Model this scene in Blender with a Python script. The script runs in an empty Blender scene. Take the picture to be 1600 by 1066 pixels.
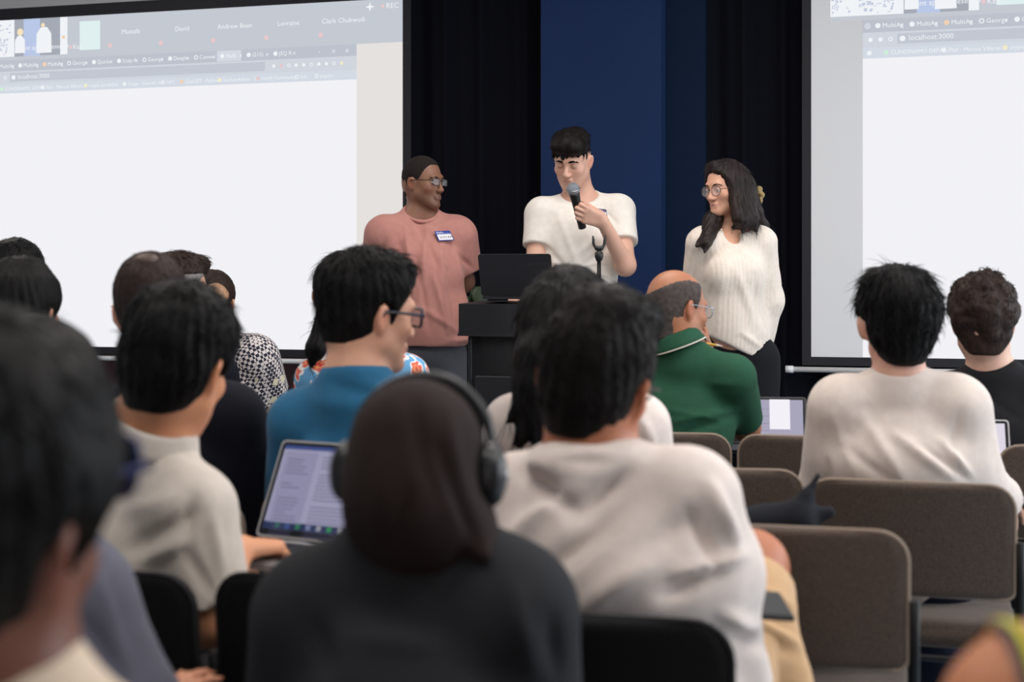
import bpy, math, random
import numpy as np
from mathutils import Vector, Matrix
random.seed(7); RNG = np.random.default_rng(7)
F_PX = 2250.0; CAM_H = 1.22; HORIZ = 440.0
scene = bpy.context.scene
COL = scene.collection

# ------------------------------------------------------------------ camera, world, light, exposure
cam_data = bpy.data.cameras.new('camera'); cam = bpy.data.objects.new('camera', cam_data); COL.objects.link(cam)
cam.location = (0, 0, CAM_H); cam.rotation_euler = (math.radians(90), 0, 0)
cam_data.sensor_width = 36.0; cam_data.lens = F_PX / 1600 * 36.0
cam_data.shift_y = -(533 - HORIZ) / 1600.0
cam_data.clip_start = 0.05; cam_data.clip_end = 60
cam_data.dof.use_dof = True; cam_data.dof.focus_distance = 6.0; cam_data.dof.aperture_fstop = 3.6
scene.camera = cam
world = bpy.data.worlds.new('world'); scene.world = world; world.use_nodes = True
bg = world.node_tree.nodes['Background']; bg.inputs[0].default_value = (0.75, 0.84, 1.0, 1); bg.inputs[1].default_value = 0.5
scene.view_settings.view_transform = 'Standard'; scene.view_settings.look = 'None'
scene.view_settings.exposure = 0.0; scene.view_settings.gamma = 1.0; scene.view_settings.use_curve_mapping = False

def area(name, loc, target, sx, sy, power, col):
    l = bpy.data.lights.new(name, 'AREA'); l.shape = 'RECTANGLE'; l.size = sx; l.size_y = sy; l.energy = power; l.color = col
    o = bpy.data.objects.new(name, l); COL.objects.link(o); o.location = loc
    o.rotation_euler = (Vector(target) - Vector(loc)).to_track_quat('-Z', 'Y').to_euler()
    return o
# daylight through the windows of the right wall, and an added warm fill lamp behind the camera
area('window_daylight', (3.7, 3.2, 1.75), (0.0, 3.9, 1.0), 4.6, 1.7, 105, (0.90, 0.95, 1.0))
area('window_daylight', (-0.8, -2.3, 2.0), (0.0, 4.0, 1.1), 4.0, 1.5, 16, (1.0, 0.93, 0.87))
# soft ceiling panels; the last is added to brighten the front-left wall
for (x, y, p) in ((-0.6, 1.3, 19), (1.6, 1.2, 24), (-1.6, 3.2, 24), (0.7, 3.2, 26), (2.6, 3.4, 20), (0.3, 5.0, 26), (-2.4, 6.2, 22)):
    area('ceiling_panel_light', (x, y, 3.08), (x, y + 0.001, 0), 1.2, 0.6, p, (1.0, 0.925, 0.86))

# ------------------------------------------------------------------ helpers
def P(px, py, d):
    return np.array([(px - 800) / F_PX * d, d, CAM_H - (py - HORIZ) / F_PX * d])
def srgb(r, g, b):
    f = lambda c: (c / 255 / 12.92) if c <= 10 else ((c / 255 + 0.055) / 1.055) ** 2.4
    return (f(r), f(g), f(b), 1.0)
def tag(o, label=None, cat=None, group=None, kind=None):
    if label: o['label'] = label
    if cat: o['category'] = cat
    if group: o['group'] = group
    if kind: o['kind'] = kind
    return o
def empty(name, loc, rz=0.0):
    o = bpy.data.objects.new(name, None); COL.objects.link(o); o.location = loc; o.rotation_euler = (0, 0, rz); o.empty_display_size = 0.05
    return o

_m = {}
def mat(name, col=None, rough=0.7, metal=0.0, bump=0.0, bscale=200.0, var=0.0, vscale=8.0, emit=None, spec=0.5, stretch=None, attr=False, sheen=0.0, sss=0.0, alpha=1.0, trans=0.0, weave=0.0, coat=0.0):
    if name in _m: return _m[name]
    m = bpy.data.materials.new(name); m.use_nodes = True; nt = m.node_tree; N = nt.nodes; L = nt.links
    b = N['Principled BSDF']; b.inputs['Roughness'].default_value = rough; b.inputs['Metallic'].default_value = metal
    b.inputs['Base Color'].default_value = col; b.inputs['Specular IOR Level'].default_value = spec
    if emit is not None:
        b.inputs['Emission Color'].default_value = col; b.inputs['Emission Strength'].default_value = emit
        if emit >= 0.6: b.inputs['Base Color'].default_value = (0, 0, 0, 1); b.inputs['Specular IOR Level'].default_value = 0.0
    if sheen: b.inputs['Sheen Weight'].default_value = sheen; b.inputs['Sheen Roughness'].default_value = 0.4
    if sss: b.inputs['Subsurface Weight'].default_value = sss; b.inputs['Subsurface Radius'].default_value = (0.010, 0.004, 0.002); b.inputs['Subsurface Scale'].default_value = 0.6
    if alpha < 1: b.inputs['Alpha'].default_value = alpha
    if trans: b.inputs['Transmission Weight'].default_value = trans
    if coat: b.inputs['Coat Weight'].default_value = coat
    tc = N.new('ShaderNodeTexCoord'); mp = N.new('ShaderNodeMapping'); L.new(tc.outputs['Object'], mp.inputs['Vector'])
    if stretch: mp.inputs['Scale'].default_value = stretch
    src = None
    if attr:
        a = N.new('ShaderNodeAttribute'); a.attribute_name = 'tint'; src = a.outputs['Color']; L.new(src, b.inputs['Base Color'])
    if var:
        nz = N.new('ShaderNodeTexNoise'); nz.inputs['Scale'].default_value = vscale; nz.inputs['Detail'].default_value = 5
        L.new(mp.outputs[0], nz.inputs['Vector'])
        mr = N.new('ShaderNodeMapRange'); mr.inputs['From Min'].default_value = 0.3; mr.inputs['From Max'].default_value = 0.7
        mr.inputs['To Min'].default_value = 1 - var; mr.inputs['To Max'].default_value = 1 + var; L.new(nz.outputs['Fac'], mr.inputs['Value'])
        mx = N.new('ShaderNodeVectorMath'); mx.operation = 'SCALE'
        if src is not None: L.new(src, mx.inputs[0])
        else: mx.inputs[0].default_value = col[:3]
        L.new(mr.outputs[0], mx.inputs['Scale']); L.new(mx.outputs[0], b.inputs['Base Color'])
    if bump:
        n2 = N.new('ShaderNodeTexNoise'); n2.inputs['Scale'].default_value = bscale; n2.inputs['Detail'].default_value = 3
        L.new(mp.outputs[0], n2.inputs['Vector']); bp = N.new('ShaderNodeBump'); bp.inputs['Strength'].default_value = bump; bp.inputs['Distance'].default_value = 0.004
        L.new(n2.outputs['Fac'], bp.inputs['Height']); L.new(bp.outputs[0], b.inputs['Normal'])
    _m[name] = m
    return m

def link_mesh(name, V, Fc, m, parent=None, origin=(0, 0, 0), smooth=True, tint=None, mats=None, fmat=None):
    """V: (n,3) in world space; Fc: (n,4) int array or list of faces; origin is where the object's origin goes"""
    me = bpy.data.meshes.new(name); V = np.asarray(V, float) - np.asarray(origin, float)
    if isinstance(Fc, np.ndarray):
        k = Fc.shape[1]; me.vertices.add(len(V)); me.vertices.foreach_set('co', V.astype(np.float32).ravel())
        me.loops.add(Fc.size); me.loops.foreach_set('vertex_index', Fc.astype(np.int32).ravel())
        me.polygons.add(len(Fc)); me.polygons.foreach_set('loop_start', np.arange(0, Fc.size, k, dtype=np.int32))
        me.update(calc_edges=True)
    else:
        me.from_pydata([tuple(v) for v in V], [], Fc); me.update()
    me.polygons.foreach_set('use_smooth', np.full(len(me.polygons), smooth))
    if mats:
        for q in mats: me.materials.append(q)
        if fmat is not None: me.polygons.foreach_set('material_index', np.asarray(fmat, np.int32))
    else: me.materials.append(m)
    if tint is not None:
        at = me.color_attributes.new('tint', 'FLOAT_COLOR', 'POINT'); at.data.foreach_set('color', tint.astype(np.float32).ravel())
    o = bpy.data.objects.new(name, me); COL.objects.link(o)
    if parent is not None:
        o.parent = parent; o.location = Vector(origin) - parent_world(parent)
    else: o.location = Vector(origin)
    return o
def parent_world(o):
    v = Vector(o.location)
    while o.parent is not None: o = o.parent; v = v + Vector(o.location)
    return v

# ------------------------------------------------------------------ polygon builder (boxes, tubes, lathes)
class MB:
    def __init__(s): s.v = []; s.f = []
    def add(s, v, f):
        n = len(s.v); s.v += [tuple(map(float, q)) for q in v]; s.f += [tuple(i + n for i in q) for q in f]; return s
    def box(s, c, h, R=None, bev=0.0):
        c = np.array(c, float); R = np.eye(3) if R is None else np.asarray(R)
        h = np.array(h, float)
        if bev <= 0:
            v = [c + R @ (h * np.array((x, y, z))) for x in (-1, 1) for y in (-1, 1) for z in (-1, 1)]
            return s.add(v, [(0, 1, 3, 2), (4, 6, 7, 5), (0, 4, 5, 1), (2, 3, 7, 6), (0, 2, 6, 4), (1, 5, 7, 3)])
        v = []; idx = {}
        for sx in (-1, 1):
            for sy in (-1, 1):
                for sz in (-1, 1):
                    for a in range(3):
                        q = h - bev; q[a] = h[a]
                        idx[(sx, sy, sz, a)] = len(v); v.append(c + R @ (q * np.array((sx, sy, sz))))
        f = []
        for a in range(3):
            b_, c_ = (a + 1) % 3, (a + 2) % 3
            for sg in (-1, 1):
                q = []
                for (i, j) in ((-1, -1), (1, -1), (1, 1), (-1, 1)):
                    k = [0, 0, 0]; k[a] = sg; k[b_] = i; k[c_] = j; q.append(idx[(*k, a)])
                f.append(tuple(q if sg > 0 else q[::-1]))
        for a in range(3):
            b_, c_ = (a + 1) % 3, (a + 2) % 3
            for i in (-1, 1):
                for j in (-1, 1):
                    k0 = [0, 0, 0]; k0[b_] = i; k0[c_] = j; k0[a] = -1; k1 = list(k0); k1[a] = 1
                    q = (idx[(*k0, b_)], idx[(*k1, b_)], idx[(*k1, c_)], idx[(*k0, c_)])
                    f.append(q if i * j < 0 else q[::-1])
        for sx in (-1, 1):
            for sy in (-1, 1):
                for sz in (-1, 1):
                    q = tuple(idx[(sx, sy, sz, a)] for a in range(3)); f.append(q if sx * sy * sz > 0 else q[::-1])
        return s.add(v, f)
    def tube(s, pts, r, n=8, closed=False, cap=True):
        pts = [np.array(p, float) for p in pts]; m = len(pts); rr = r if hasattr(r, '__len__') else [r] * m
        up = None; rings = []
        for i, p in enumerate(pts):
            a = pts[(i - 1) % m] if (closed or i > 0) else p; b = pts[(i + 1) % m] if (closed or i < m - 1) else p
            t = b - a; t = t / (np.linalg.norm(t) + 1e-12)
            if up is None: up = np.array((0, 0, 1.0)) if abs(t[2]) < 0.9 else np.array((1.0, 0, 0))
            u = up - t * np.dot(up, t); u /= (np.linalg.norm(u) + 1e-12); w = np.cross(t, u); up = u
            rings.append([p + rr[i] * (math.cos(2 * math.pi * k / n) * u + math.sin(2 * math.pi * k / n) * w) for k in range(n)])
        v = [q for r_ in rings for q in r_]; f = []
        for i in range(m if closed else m - 1):
            j = (i + 1) % m
            for k in range(n): f.append((i * n + k, i * n + (k + 1) % n, j * n + (k + 1) % n, j * n + k))
        if cap and not closed: f.append(tuple(range(n - 1, -1, -1))); f.append(tuple((m - 1) * n + k for k in range(n)))
        return s.add(v, f)
    def prism(s, poly, y0, y1, M=None):
        """poly in (x,z), extruded along y; M maps local points to world"""
        M = M or (lambda p: p); n = len(poly)
        v = [M(np.array((x, y0, z))) for x, z in poly] + [M(np.array((x, y1, z))) for x, z in poly]
        f = [tuple(range(n)), tuple(range(2 * n - 1, n - 1, -1))] + [(i, i + n, (i + 1) % n + n, (i + 1) % n) for i in range(n)]
        return s.add(v, f)
    def sphere(s, c, r, nu=16, nv=10, R=None):
        R = np.eye(3) if R is None else R; r = np.array(r if hasattr(r, '__len__') else (r, r, r), float); v = [] ; f = []
        for j in range(nv + 1):
            th = math.pi * j / nv
            for i in range(nu):
                ph = 2 * math.pi * i / nu; v.append(np.array(c) + R @ (r * np.array((math.sin(th) * math.cos(ph), math.sin(th) * math.sin(ph), math.cos(th)))))
        for j in range(nv):
            for i in range(nu): f.append((j * nu + i, (j + 1) * nu + i, (j + 1) * nu + (i + 1) % nu, j * nu + (i + 1) % nu))
        return s.add(v, f)
    def build(s, name, m, parent=None, origin=(0, 0, 0), smooth=False):
        return link_mesh(name, np.array(s.v), s.f, m, parent, origin, smooth)
def rrect(w, h, r, n=5):
    """rounded rectangle outline, centred, half sizes w,h"""
    o = []
    for cx, cy, a0 in ((w - r, h - r, 0), (-w + r, h - r, 90), (-w + r, -h + r, 180), (w - r, -h + r, 270)):
        for k in range(n + 1):
            a = math.radians(a0 + 90 * k / n); o.append((cx + r * math.cos(a), cy + r * math.sin(a)))
    return o

# ------------------------------------------------------------------ implicit surface modelling (smooth unions, surface nets)
class Field:
    def __init__(s, h): s.h = h; s.ops = []
    def _a(s, mode, fn, lo, hi, k): s.ops.append((mode, fn, np.array(lo, float), np.array(hi, float), k)); return s
    def cone(s, p, q, r1, r2, k=0.02, mode='u', flat=None, end=False):
        p = np.array(p, float); q = np.array(q, float); R = max(r1, r2); d = q - p; L2 = float(d @ d) + 1e-12
        if flat is not None:
            ax = np.array(flat[0], float); ax /= np.linalg.norm(ax); fl = flat[1]
        def fn(X, Y, Z):
            dx, dy, dz = X - p[0], Y - p[1], Z - p[2]
            t0 = (dx * d[0] + dy * d[1] + dz * d[2]) / L2; t = np.clip(t0, 0, 1)
            if end: return np.maximum(np.sqrt((dx - t0.clip(0) * d[0]) ** 2 + (dy - t0.clip(0) * d[1]) ** 2 + (dz - t0.clip(0) * d[2]) ** 2) - (r1 + t * (r2 - r1)), (t0 - 1) * math.sqrt(L2))
            dx = dx - t * d[0]; dy = dy - t * d[1]; dz = dz - t * d[2]
            if flat is not None:
                a = (dx * ax[0] + dy * ax[1] + dz * ax[2]) * (1 / fl - 1)
                dx = dx + a * ax[0]; dy = dy + a * ax[1]; dz = dz + a * ax[2]
                return (np.sqrt(dx * dx + dy * dy + dz * dz) - (r1 + t * (r2 - r1))) * min(1, fl)
            return np.sqrt(dx * dx + dy * dy + dz * dz) - (r1 + t * (r2 - r1))
        e = R * (max(1, flat[1]) if flat is not None else 1)
        return s._a(mode, fn, np.minimum(p, q) - e, np.maximum(p, q) + e, k)
    def ell(s, c, r, R=None, k=0.02, mode='u'):
        c = np.array(c, float); r = np.array(r if hasattr(r, '__len__') else (r, r, r), float); R = np.eye(3) if R is None else np.asarray(R)
        e = np.sqrt(((R * r) ** 2).sum(1))
        def fn(X, Y, Z):
            D = (X - c[0], Y - c[1], Z - c[2]); a = [R[0, i] * D[0] + R[1, i] * D[1] + R[2, i] * D[2] for i in range(3)]
            k0 = np.sqrt(sum((a[i] / r[i]) ** 2 for i in range(3))); k1 = np.sqrt(sum((a[i] / r[i] ** 2) ** 2 for i in range(3))) + 1e-9
            return k0 * (k0 - 1) / k1
        return s._a(mode, fn, c - e, c + e, k)
    def box(s, c, hs, R=None, r=0.01, k=0.01, mode='u'):
        c = np.array(c, float); hs = np.array(hs, float); R = np.eye(3) if R is None else np.asarray(R); e = (np.abs(R) * hs).sum(1)
        def fn(X, Y, Z):
            D = (X - c[0], Y - c[1], Z - c[2]); a = [np.abs(R[0, i] * D[0] + R[1, i] * D[1] + R[2, i] * D[2]) - hs[i] + r for i in range(3)]
            return np.sqrt(sum(np.maximum(q, 0) ** 2 for q in a)) + np.minimum(np.maximum(np.maximum(a[0], a[1]), a[2]), 0) - r
        return s._a(mode, fn, c - e, c + e, k)
    def cutfn(s, fn, k=0.006): return s._a('x', fn, (-99,) * 3, (99,) * 3, k)      # keeps fn < 0
    def mesh(s, disp=None):
        h = s.h; us = [o for o in s.ops if o[0] == 'u']
        lo = np.min([o[2] for o in us], 0) - 3 * h; hi = np.max([o[3] for o in us], 0) + 3 * h
        n = np.ceil((hi - lo) / h).astype(int) + 1; V = np.full(tuple(n), 0.3, np.float32)
        ax = [lo[i] + h * np.arange(n[i]) for i in range(3)]
        for mode, fn, l, u, k in s.ops:
            pad = k + 2.5 * h; a = np.clip(np.floor((l - pad - lo) / h).astype(int), 0, n); b = np.clip(np.ceil((u + pad - lo) / h).astype(int) + 1, 0, n)
            if (b <= a).any(): continue
            sl = tuple(slice(a[i], b[i]) for i in range(3))
            X = ax[0][sl[0]][:, None, None]; Y = ax[1][sl[1]][None, :, None]; Z = ax[2][sl[2]][None, None, :]
            D = fn(X, Y, Z).astype(np.float32); A = V[sl]
            if mode == 'u': H = np.maximum(k - np.abs(A - D), 0) / max(k, 1e-6); V[sl] = np.minimum(A, D) - H * H * k * 0.25
            elif mode == 's': D = -D; H = np.maximum(k - np.abs(A - D), 0) / max(k, 1e-6); V[sl] = np.maximum(A, D) + H * H * k * 0.25
            else: H = np.maximum(k - np.abs(A - D), 0) / max(k, 1e-6); V[sl] = np.maximum(A, D) + H * H * k * 0.25
        V[[0, -1]] = 0.3; V[:, [0, -1]] = 0.3; V[:, :, [0, -1]] = 0.3
        V[V == 0] = 1e-6
        verts, quads = nets(V, lo, h)
        if disp is not None:
            nr = vnormals(verts, quads); verts = verts + nr * disp(verts, nr)[:, None]
        return verts, quads
def nets(V, lo, h):
    I = V < 0; c = np.zeros(tuple(np.array(V.shape) - 1), np.int8)
    for i in (0, 1):
        for j in (0, 1):
            for k in (0, 1): c += I[i:V.shape[0] - 1 + i, j:V.shape[1] - 1 + j, k:V.shape[2] - 1 + k]
    act = np.argwhere((c > 0) & (c < 8)); idx = np.full(c.shape, -1, np.int32); idx[tuple(act.T)] = np.arange(len(act))
    acc = np.zeros((len(act), 3)); cnt = np.zeros(len(act))
    corners = [(i, j, k) for i in (0, 1) for j in (0, 1) for k in (0, 1)]
    cv = {q: V[act[:, 0] + q[0], act[:, 1] + q[1], act[:, 2] + q[2]] for q in corners}
    for q in corners:
        for a in range(3):
            if q[a] == 0:
                w = list(q); w[a] = 1; w = tuple(w); va, vb = cv[q], cv[w]; m = (va < 0) != (vb < 0)
                t = np.where(m, va / np.where(va == vb, 1, va - vb), 0); pt = np.array(q, float)[None, :] + t[:, None] * (np.array(w) - np.array(q))
                acc += pt * m[:, None]; cnt += m
    verts = lo + (act + acc / cnt[:, None]) * h; Q = []
    for a in range(3):
        b, d = (a + 1) % 3, (a + 2) % 3
        sl0 = [slice(1, -1)] * 3; sl1 = [slice(1, -1)] * 3; sl0[a] = slice(0, -1); sl1[a] = slice(1, None)
        s0, s1 = I[tuple(sl0)], I[tuple(sl1)]; e = np.argwhere(s0 != s1)
        if not len(e): continue
        inside = s0[tuple(e.T)]; e = e + 1; e[:, a] -= 1
        def cell(db, dd): w = e.copy(); w[:, b] -= db; w[:, d] -= dd; return idx[tuple(w.T)]
        q = np.stack([cell(1, 1), cell(0, 1), cell(0, 0), cell(1, 0)], 1); q[~inside] = q[~inside][:, ::-1]; Q.append(q)
    return verts, np.concatenate(Q).astype(np.int32)
def vnormals(v, q):
    n = np.zeros_like(v); fn = np.cross(v[q[:, 2]] - v[q[:, 0]], v[q[:, 3]] - v[q[:, 1]]) if q.shape[1] == 4 else np.cross(v[q[:, 1]] - v[q[:, 0]], v[q[:, 2]] - v[q[:, 0]])
    for i in range(q.shape[1]): np.add.at(n, q[:, i], fn)
    return n / (np.linalg.norm(n, axis=1, keepdims=True) + 1e-12)
_nk = {}
def noise3(v, scale, seed=0, octs=3):
    """smooth pseudo-noise in about -1..1 from warped sines"""
    r = np.random.default_rng(seed + 101); out = np.zeros(len(v)); amp = 1.0; tot = 0
    for o in range(octs):
        K = r.normal(size=(5, 3)) * scale * 2 ** o; ph = r.uniform(0, 6.28, 5); w = np.sin(v @ (r.normal(size=3) * scale * 0.7 * 2 ** o) + r.uniform(0, 6))
        out += amp * sum(np.sin(v @ K[i] + ph[i] + 1.3 * w) for i in range(5)) / 3.0; tot += amp; amp *= 0.5
    return out / tot

def frame(yaw, pitch=0.0, roll=0.0):
    """columns: right, forward, up. yaw 0 faces +Y, positive turns to +X; pitch>0 bows; roll>0 tilts to the right"""
    y, p, r = map(math.radians, (yaw, pitch, roll))
    Rz = np.array([[math.cos(y), math.sin(y), 0], [-math.sin(y), math.cos(y), 0], [0, 0, 1]])
    Rx = np.array([[1, 0, 0], [0, math.cos(p), math.sin(p)], [0, -math.sin(p), math.cos(p)]])
    Ry = np.array([[math.cos(r), 0, math.sin(r)], [0, 1, 0], [-math.sin(r), 0, math.cos(r)]])
    return Rz @ Rx @ Ry
def lerp(a, b, t): return np.asarray(a, float) * (1 - t) + np.asarray(b, float) * t
# ------------------------------------------------------------------ people
def hpt(C, R, s, x, y, z): return np.asarray(C) + R @ (np.array((x, y, z), float) * s)
def add_head(Fd, C, R, s, face=True, fem=0.0, ears=True, nose=1.0):
    q = lambda x, y, z: hpt(C, R, s, x, y, z)
    Fd.ell(q(0, -0.010, 0.032), np.array((0.074, 0.095, 0.086)) * s, R, k=0.02)
    Fd.ell(q(0, -0.035, -0.015), np.array((0.064, 0.068, 0.068)) * s, R, k=0.03)
    Fd.ell(q(0, 0.030, -0.035), np.array((0.061 - 0.003 * fem, 0.058, 0.078)) * s, R, k=0.03)
    for sx in (-1, 1):
        Fd.cone(q(sx * (0.050 - 0.005 * fem), 0.008, -0.062), q(sx * 0.016, 0.066, -0.103 + 0.006 * fem), 0.017 * s, 0.017 * s, k=0.03)
        Fd.ell(q(sx * 0.042, 0.058, -0.028), np.array((0.020, 0.020, 0.017)) * s, R, k=0.022)
        if ears:
            E = R @ frame(-sx * 22, -8, sx * 8)
            e = lambda x, y, z: q(sx * 0.079, -0.012, -0.012) + E @ (np.array((x, y, z)) * s)
            Fd.ell(e(0, 0, 0), np.array((0.0075, 0.019, 0.032)) * s, E, k=0.008)
            Fd.ell(e(sx * 0.010, 0.002, 0.004), np.array((0.0075, 0.011, 0.019)) * s, E, k=0.006, mode='s')
    Fd.ell(q(0, 0.078, -0.104 + 0.005 * fem), np.array((0.017, 0.013, 0.013)) * s, R, k=0.02)
    if face:
        Fd.cone(q(-0.030, 0.080, 0.020), q(0.030, 0.080, 0.020), (0.0125 - 0.002 * fem) * s, (0.0125 - 0.002 * fem) * s, k=0.018)
        for sx in (-1, 1):
            Fd.ell(q(sx * 0.031, 0.094, -0.002), np.array((0.017, 0.014, 0.011)) * s, R, k=0.014, mode='s')
            Fd.ell(q(sx * 0.031, 0.074, -0.002), 0.0125 * s, R, k=0.004)
            Fd.ell(q(sx * 0.011, 0.097, -0.040), np.array((0.0085, 0.010, 0.0075)) * s, R, k=0.007)
        Fd.cone(q(0, 0.087, 0.006), q(0, 0.089 + 0.018 * nose, -0.036), 0.0065 * s, 0.0105 * s, k=0.010)
        Fd.cone(q(-0.017, 0.088, -0.064), q(0.017, 0.088, -0.064), 0.006 * s, 0.006 * s, k=0.006)
        Fd.cone(q(-0.010, 0.092, -0.062), q(0.010, 0.092, -0.062), 0.0055 * s, 0.0055 * s, k=0.006)
        Fd.cone(q(-0.014, 0.088, -0.075), q(0.014, 0.088, -0.075), 0.0075 * s, 0.0075 * s, k=0.006)
        Fd.cone(q(-0.019, 0.100, -0.0685), q(0.019, 0.100, -0.0685), 0.003 * s, 0.003 * s, k=0.005, mode='s')

def add_hand(Fd, W, d, n, side, curl=(20, 25, 15), spread=6, s=1.0, thumb=(35, 20), curls=None):
    """W wrist, d direction of the fingers, n normal on the palm side, side +1 when the thumb lies along cross(d,n)"""
    W = np.array(W, float); d = np.array(d, float); d /= np.linalg.norm(d); n = np.array(n, float); n -= d * (n @ d); n /= np.linalg.norm(n)
    lat = np.cross(d, n) * side
    for i, o in enumerate((0.028, 0.010, -0.009, -0.027)):
        K = W + d * (0.086 - 0.004 * abs(i - 1)) * s + lat * o * s - n * 0.002
        Fd.cone(W + lat * o * 0.6 * s + d * 0.01 * s, K, 0.0150 * s, 0.0115 * s, k=0.014)
        a = math.radians(spread * (1.2 - i)); D = d * math.cos(a) + lat * math.sin(a); p = K
        ls = np.array(((0.040, 0.025, 0.020), (0.045, 0.029, 0.021), (0.041, 0.027, 0.021), (0.032, 0.020, 0.018))[i]) * s
        cc = curls[i] if curls else curl; ang = 0; r = (0.0092 if i < 3 else 0.0080) * s
        for j in range(3):
            ang += cc[j]; t = math.radians(ang); q = p + (D * math.cos(t) + n * math.sin(t)) * ls[j]
            Fd.cone(p, q, r, r * 0.92, k=0.004); p = q; r *= 0.92
    T0 = W + d * 0.022 * s + lat * 0.022 * s; a, b = map(math.radians, thumb)
    D = d * math.cos(a) + lat * math.sin(a) * 0.9 + n * math.sin(b); D /= np.linalg.norm(D); T1 = T0 + D * 0.042 * s
    D2 = D * 0.85 + d * 0.4 + n * math.sin(b) * 0.6; D2 /= np.linalg.norm(D2); T2 = T1 + D2 * 0.032 * s; D3 = D2 + n * 0.35 * math.sin(b) + d * 0.2; D3 /= np.linalg.norm(D3)
    Fd.cone(T0, T1, 0.016 * s, 0.0115 * s, k=0.015); Fd.cone(T1, T2, 0.0112 * s, 0.0100 * s, k=0.004); Fd.cone(T2, T2 + D3 * 0.024 * s, 0.0100 * s, 0.0080 * s, k=0.003)

def nrm(v): v = np.asarray(v, float); return v / (np.linalg.norm(v) + 1e-12)

def torso(Fd, J, t=0.0, w=1.0, dep=1.0, hem=None, belly=0.0, k=0.05):
    """J: neck, shL, shR, pel; t inflates"""
    B = J['B']; nk, pl = J['neck'], J['pel']; shL, shR = J['shL'], J['shR']; up = nrm(nk - pl)
    right = nrm(shR - shL); fw = nrm(np.cross(up, right)); right = np.cross(fw, up); S = np.stack([right, fw, up], 1)
    half = np.linalg.norm(shR - shL) / 2; mid = (shL + shR) / 2; H = np.linalg.norm(mid - pl)
    Fd.cone(shL, shR, 0.042 + t * 0.9, 0.042 + t * 0.9, k=k)
    Fd.ell(mid - up * 0.135 + fw * 0.015, ((half * 0.95) * w + t, 0.112 * dep + t, 0.155 + t * 0.5), S, k=k)
    Fd.ell(mid - up * H * 0.46 + fw * 0.012, ((half * 0.84) * w + t, 0.106 * dep + t, 0.17 + t), S, k=k)
    Fd.ell(mid - up * H * 0.74 + fw * (0.012 + belly), ((half * 0.80) * w + t, 0.106 * dep + t + belly, 0.15 + t), S, k=k)
    Fd.ell(pl, (half * 0.88 * w + t, 0.118 * dep + t, 0.11 + t), S, k=k)
    for s_ in (shL, shR):
        Fd.cone(nk + up * 0.0, lerp(nk, s_, 0.85), 0.046 + t * 0.4, 0.040 + t * 0.8, k=0.045)
    return S

def arm(Fd, sh, el, wr, t=0.0, upto=2.0, r=(0.048, 0.041, 0.038, 0.026), k=0.03, flatend=False):
    """upto: 1 = elbow, 2 = wrist; fractions allowed"""
    sh, el, wr = map(lambda a: np.array(a, float), (sh, el, wr))
    u = min(upto, 1.0); e = lerp(sh, el, u); Fd.cone(sh, e, r[0] + t, r[0] + (r[1] - r[0]) * u + t, k=k, end=flatend and upto <= 1)
    if upto > 1:
        f = upto - 1; Fd.cone(el, lerp(el, wr, f), r[2] + 0.002 + t, r[2] + (r[3] - r[2]) * f + t, k=0.02 + k * 0.3, end=flatend)

def tufts(verts, nr, n, length, rad, flow, rnd=0.35, lift=0.25, segs=4, seed=0, lenf=None):
    r = np.random.default_rng(seed + 5); ids = r.integers(0, len(verts), n); p = verts[ids].copy(); N = nr[ids]
    if lenf is not None:
        k = lenf(p); keep = k > 0.05; p, N, k = p[keep], N[keep], k[keep]; n = len(p)
    else: k = 1.0
    L = length * r.uniform(0.6, 1.25, n) * k; d = flow(p, N); d = d + r.normal(size=(n, 3)) * rnd; d -= N * (d * N).sum(1)[:, None]; d /= (np.linalg.norm(d, axis=1)[:, None] + 1e-9)
    side = np.cross(d, N); rings = []; q = p - N * rad * 1.5
    for j in range(segs + 1):
        f = j / segs; rr = rad * (1 - f) ** 0.7 * (1 if j < segs else 0.05)
        up = np.cross(side, d); rings.append(np.stack([q + side * rr, q - side * rr, q + up * rr * 1.2], 1))
        dd = d + N * lift * (0.9 - 1.6 * f); dd /= np.linalg.norm(dd, axis=1)[:, None]; q = q + dd * (L / segs)[:, None]
    V = np.stack(rings, 1).reshape(-1, 3); F_ = []
    base = (np.arange(n) * (segs + 1) * 3)[:, None]
    for j in range(segs):
        for k in range(3):
            a = j * 3 + k; b = j * 3 + (k + 1) % 3; F_.append(base + np.array((a, b, b + 3, a + 3))[None])
    return V, np.concatenate(F_).astype(np.int32)

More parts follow.
